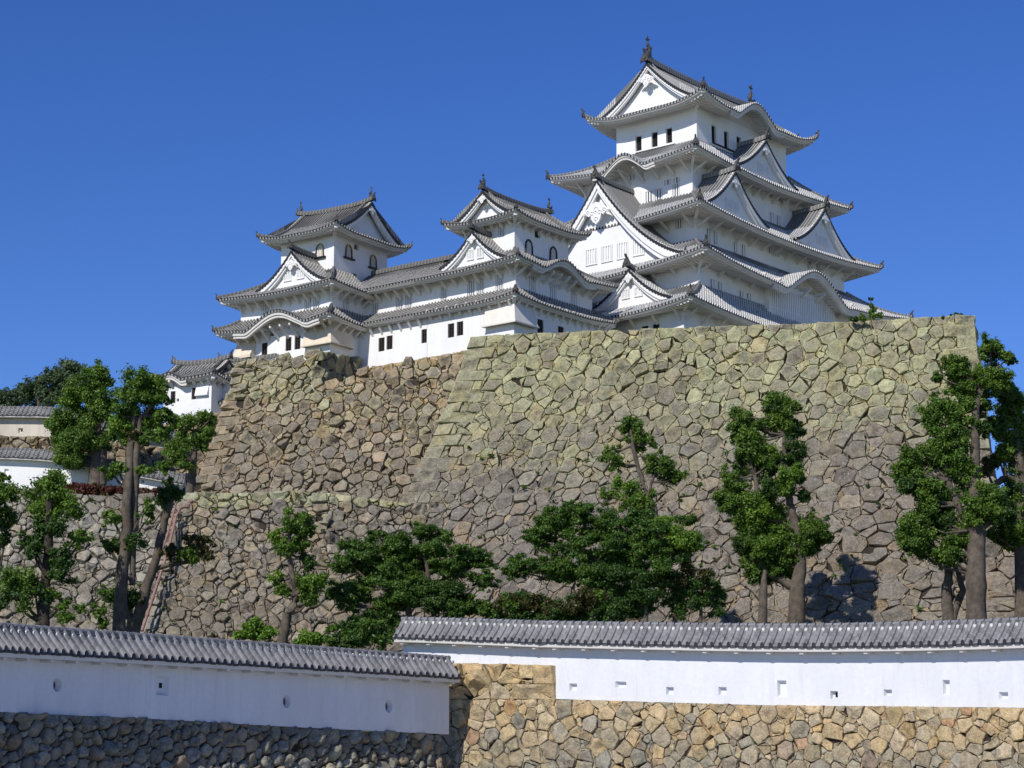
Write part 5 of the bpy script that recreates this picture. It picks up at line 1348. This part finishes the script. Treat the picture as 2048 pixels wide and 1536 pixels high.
tree('tall_evergreen', 'tall evergreen standing alone right of centre with a forked crown', 160, [[(1593, 1240, 17), (1595, 1175, 15), (1602, 1120, 10), (1596, 1060, 9), (1581, 1015, 8), (1575, 980, 6)], [(1594, 1180, 9), (1562, 1160, 8), (1532, 1148, 5)], [(1596, 1060, 5), (1545, 1040, 5), (1514, 985, 5), (1509, 950, 4)], [(1575, 985, 5), (1568, 924, 5), (1569, 870, 4), (1562, 825, 3)], [(1600, 1130, 5), (1622, 1080, 4), (1640, 1065, 2)]],
     c7((1620, 50, 26), (1600, 110, 24, 'bright'), (1660, 100, 26), (1590, 180, 26), (1650, 190, 26), (1690, 210, 18), (1560, 90, 10), (1755, 100, 6), (1740, 230, 14, 'dark'), (1400, 150, 22), (1450, 190, 26), (1500, 200, 14), (1390, 230, 22), (1440, 290, 28), (1490, 280, 20), (1500, 350, 30, 'bright'), (1580, 370, 28), (1420, 360, 20), (1720, 330, 22, 'dark'), (1690, 400, 20, 'dark'), (1500, 430, 32), (1420, 430, 22), (1560, 440, 20), (1680, 490, 28, 'bright'), (1730, 480, 18), (1680, 570, 22), (1350, 500, 22), (1380, 560, 24), (1330, 610, 24), (1400, 640, 26), (1270, 620, 8), (1340, 680, 18), (1580, 580, 22, 'dark'),
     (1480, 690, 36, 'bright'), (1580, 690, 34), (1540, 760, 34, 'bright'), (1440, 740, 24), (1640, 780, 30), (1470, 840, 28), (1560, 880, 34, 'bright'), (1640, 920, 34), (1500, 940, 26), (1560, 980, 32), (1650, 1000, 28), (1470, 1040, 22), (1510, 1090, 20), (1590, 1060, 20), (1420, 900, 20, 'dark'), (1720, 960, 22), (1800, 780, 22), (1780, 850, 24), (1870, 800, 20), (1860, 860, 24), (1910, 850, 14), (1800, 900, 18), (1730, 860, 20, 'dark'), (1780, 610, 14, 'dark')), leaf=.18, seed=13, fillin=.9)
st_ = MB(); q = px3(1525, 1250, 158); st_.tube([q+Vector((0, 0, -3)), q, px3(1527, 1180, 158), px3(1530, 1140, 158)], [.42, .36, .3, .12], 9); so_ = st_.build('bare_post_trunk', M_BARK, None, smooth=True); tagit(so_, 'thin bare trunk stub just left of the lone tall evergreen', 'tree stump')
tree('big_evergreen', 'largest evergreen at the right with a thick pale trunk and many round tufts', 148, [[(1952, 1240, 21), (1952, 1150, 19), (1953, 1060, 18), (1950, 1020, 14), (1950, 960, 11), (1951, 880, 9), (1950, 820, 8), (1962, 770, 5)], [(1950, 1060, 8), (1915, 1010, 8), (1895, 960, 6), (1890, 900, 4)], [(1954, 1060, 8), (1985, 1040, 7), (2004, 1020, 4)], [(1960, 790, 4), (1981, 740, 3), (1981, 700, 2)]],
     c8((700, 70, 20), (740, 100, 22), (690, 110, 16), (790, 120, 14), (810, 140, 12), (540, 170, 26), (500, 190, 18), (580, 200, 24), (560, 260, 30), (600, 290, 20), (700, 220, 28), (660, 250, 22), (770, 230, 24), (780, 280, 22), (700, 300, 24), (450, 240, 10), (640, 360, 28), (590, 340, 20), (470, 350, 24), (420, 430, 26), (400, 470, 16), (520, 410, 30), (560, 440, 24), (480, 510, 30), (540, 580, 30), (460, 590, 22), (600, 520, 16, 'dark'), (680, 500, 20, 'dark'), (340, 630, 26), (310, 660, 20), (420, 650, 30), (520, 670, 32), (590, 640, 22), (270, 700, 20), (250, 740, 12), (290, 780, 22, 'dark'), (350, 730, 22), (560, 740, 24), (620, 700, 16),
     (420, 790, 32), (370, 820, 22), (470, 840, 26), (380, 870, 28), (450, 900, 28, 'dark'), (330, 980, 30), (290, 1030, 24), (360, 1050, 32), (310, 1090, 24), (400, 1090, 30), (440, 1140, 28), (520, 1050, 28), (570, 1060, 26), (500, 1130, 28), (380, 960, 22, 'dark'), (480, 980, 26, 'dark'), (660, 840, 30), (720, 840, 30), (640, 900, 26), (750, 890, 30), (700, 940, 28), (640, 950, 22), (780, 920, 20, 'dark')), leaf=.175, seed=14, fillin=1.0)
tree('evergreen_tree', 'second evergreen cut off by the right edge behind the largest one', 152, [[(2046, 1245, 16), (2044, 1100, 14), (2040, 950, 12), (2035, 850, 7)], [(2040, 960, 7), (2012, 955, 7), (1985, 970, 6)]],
     c8((840, 330, 22), (800, 360, 26), (860, 380, 26), (780, 420, 24), (830, 450, 28), (870, 480, 22), (760, 480, 18), (790, 530, 24), (850, 550, 30), (780, 600, 26), (840, 640, 24), (760, 640, 18), (700, 690, 18, 'olive'), (820, 880, 30), (870, 900, 30), (850, 960, 34), (880, 1020, 30), (790, 1000, 28), (830, 1060, 26), (740, 1040, 20), (880, 720, 26, 'dark'), (850, 780, 26, 'dark'), (720, 480, 12, 'dark'), (890, 640, 20)), leaf=.175, seed=15, fillin=1.0)
tree('evergreen_tree', 'short trunk with tufts left of the thick pale trunk at the right', 150, [[(1897, 1242, 13), (1893, 1180, 11), (1897, 1150, 8), (1890, 1120, 5)], [(1905, 1235, 8), (1925, 1180, 7), (1915, 1140, 5)]], [(1880, 1115, 18, 'dark'), (1905, 1120, 18, 'dark'), (1920, 1110, 14, 'dark')], leaf=.2, seed=16)
for i, (lab, Y, bl) in enumerate((('hazy distant tree left of the gap, rising highest behind the roofed walls', 250, c4((600, 260, 26), (540, 290, 30), (640, 290, 24), (480, 320, 24), (430, 300, 18), (560, 350, 34), (500, 400, 34), (600, 420, 30), (450, 450, 30), (540, 480, 34), (640, 250, 14), (680, 235, 8))),
    ('rounded distant tree in the middle behind the upper roofed wall', 252, c4((340, 370, 22), (290, 400, 26), (380, 420, 30), (250, 450, 26), (330, 470, 36), (420, 480, 28), (200, 480, 24), (190, 390, 10))),
    ('small distant tree at the left edge behind the upper roofed wall', 248, c4((40, 470, 18), (10, 500, 24), (80, 500, 18), (110, 530, 20), (140, 440, 10), (160, 500, 16), (-40, 500, 30))))):
    tree('distant_tree', lab, Y, [[(bl[0][0], 830, 5), (bl[0][0]-4, bl[0][1]+10, 2)]], bl, 'tree', 'far', leaf=.32, dens=.42, seed=40+i, group=None)
# red-tipped hedge
hb_ = []
for i in range(34):
    f = i/33; x = 128+(348-128)*f; y = 984+(1000-984)*f + 4*math.sin(i*1.7)
    hb_.append((x, y-9, 12, 'red' if i % 5 else 'olive')); hb_.append((x+3, y+6, 12, 'dark' if i % 3 else 'red'))
tree('hedge', 'clipped red-tipped hedge along the top of the grey terrace wall', 182.6, [], hb_, 'hedge', 'red', leaf=.2, seed=50, twigs=False)
# olive hedge behind the right wall roof
hb_ = [(1005+i*10.5, 1216-12*math.sin(i*.45)-(i*.8 if i < 10 else 6), 22, rng.choice(['olive', 'dark', 'olive', 'camphor'])) for i in range(20)]+[(1010+i*16, 1236, 18, 'dark') for i in range(14)]
tree('hedge', 'rounded olive-brown hedge under the centre maple', 128, [], hb_, 'hedge', 'olive', leaf=.17, seed=51, twigs=False)
# plants growing on top of the tall wall
tree('wall_plant', 'bushy plant with a thin tall stem on top of the tallest wall', 179.6, [[(1743, 645, 1.5), (1742, 620, 1), (1741, 598, .6)]], [(1745, 630, 12, 'bright'), (1722, 636, 10), (1760, 632, 9), (1742, 612, 6), (1741, 598, 4, 'dark'), (1708, 640, 7, 'dark'), (1748, 618, 6)], 'plant', 'camphor', leaf=.16, seed=52, twigs=False)
tree('wall_plant', 'tiny plant on top of the tallest wall near its right corner', 178.6, [[(1912, 634, .8), (1911, 628, .6)]], [(1911, 628, 5, 'dark'), (1922, 630, 3, 'dark'), (1903, 631, 3), (1886, 634, 5, 'dark')], 'plant', 'dark', leaf=.14, seed=53, twigs=False)
# weeds in the wall joints: one scattered growth
def wall_pt(M0, S, q, h): return M0(q*S[0], h*S[1])
wb = []; rw = random.Random(9)
for _ in range(150):
    Mf, S = rw.choice(((W1M, W1S), (W1M, W1S), (W0M, W0S)))
    h = rw.uniform(.35, .98) if Mf is W1M else rw.uniform(.02, .98)
    p = wall_pt(Mf, S, rw.random(), h); wb.append((tuple(p+Vector((0, -.25, 0))), rw.uniform(.10, .32), rw.choice(['camphor', 'bright', 'dark'])))
we = foliage('weeds', wb, .13, None, 'camphor', .8, .7, 5, 60); tagit(we, 'weeds growing out of the joints of the stone walls', 'weeds', kind='stuff')

# ------------------------------------------------------------------ pipes on the terrace wall
def pipe(label, pts, r):
    mb = MB(); P = [px3(*p) for p in pts]; mb.tube(P, r, 10)
    for i in range(1, len(P)-1): mb.tube([P[i]+(P[i-1]-P[i]).normalized()*.16, P[i], P[i]+(P[i+1]-P[i]).normalized()*.16], r*1.3, 10)
    a, b = P[-2], P[-1]; n = 4
    o = mb.build('drain_pipe', M_PIPE, None, smooth=True); tagit(o, label, 'pipe', 'pinkish pipes running down the terrace wall')
    cl = MB()
    for k in range(1, n+1):
        c = a.lerp(b, k/(n+1)); d = (b-a).normalized(); cl.tube([c-d*.14, c+d*.14], r*1.35, 10)
    cl.build('pipe_collar', M_PIPE, o)
pipe('right pink pipe with the stepped bend at its top', [(392, 1003, 180.5), (380, 1002, 180.2), (377, 1014, 180.0), (362, 1015, 179.7), (352, 1032, 179.4), (336, 1102, 177.3), (284, 1262, 173.2)], .12)
pipe('left thinner pink pipe, straight from top to bottom', [(352, 1008, 180.2), (334, 1072, 178.0), (272, 1262, 173.0)], .085)
# loose grey-white sheet lying on the corridor footing
mb = MB(); mb.grid([[px3(765, 752, 194.6), px3(775, 747, 194.9), px3(786, 750, 194.8)], [px3(764, 756, 194.4), px3(776, 751, 194.5), px3(788, 757, 194.3)]]); sh = mb.build('crumpled_sheet', M_TIN, None); tagit(sh, 'small crumpled pale sheet lying on the ledge below the corridor', 'sheet')
m_ = sh.modifiers.new('thickness', 'SOLIDIFY'); m_.thickness = .08
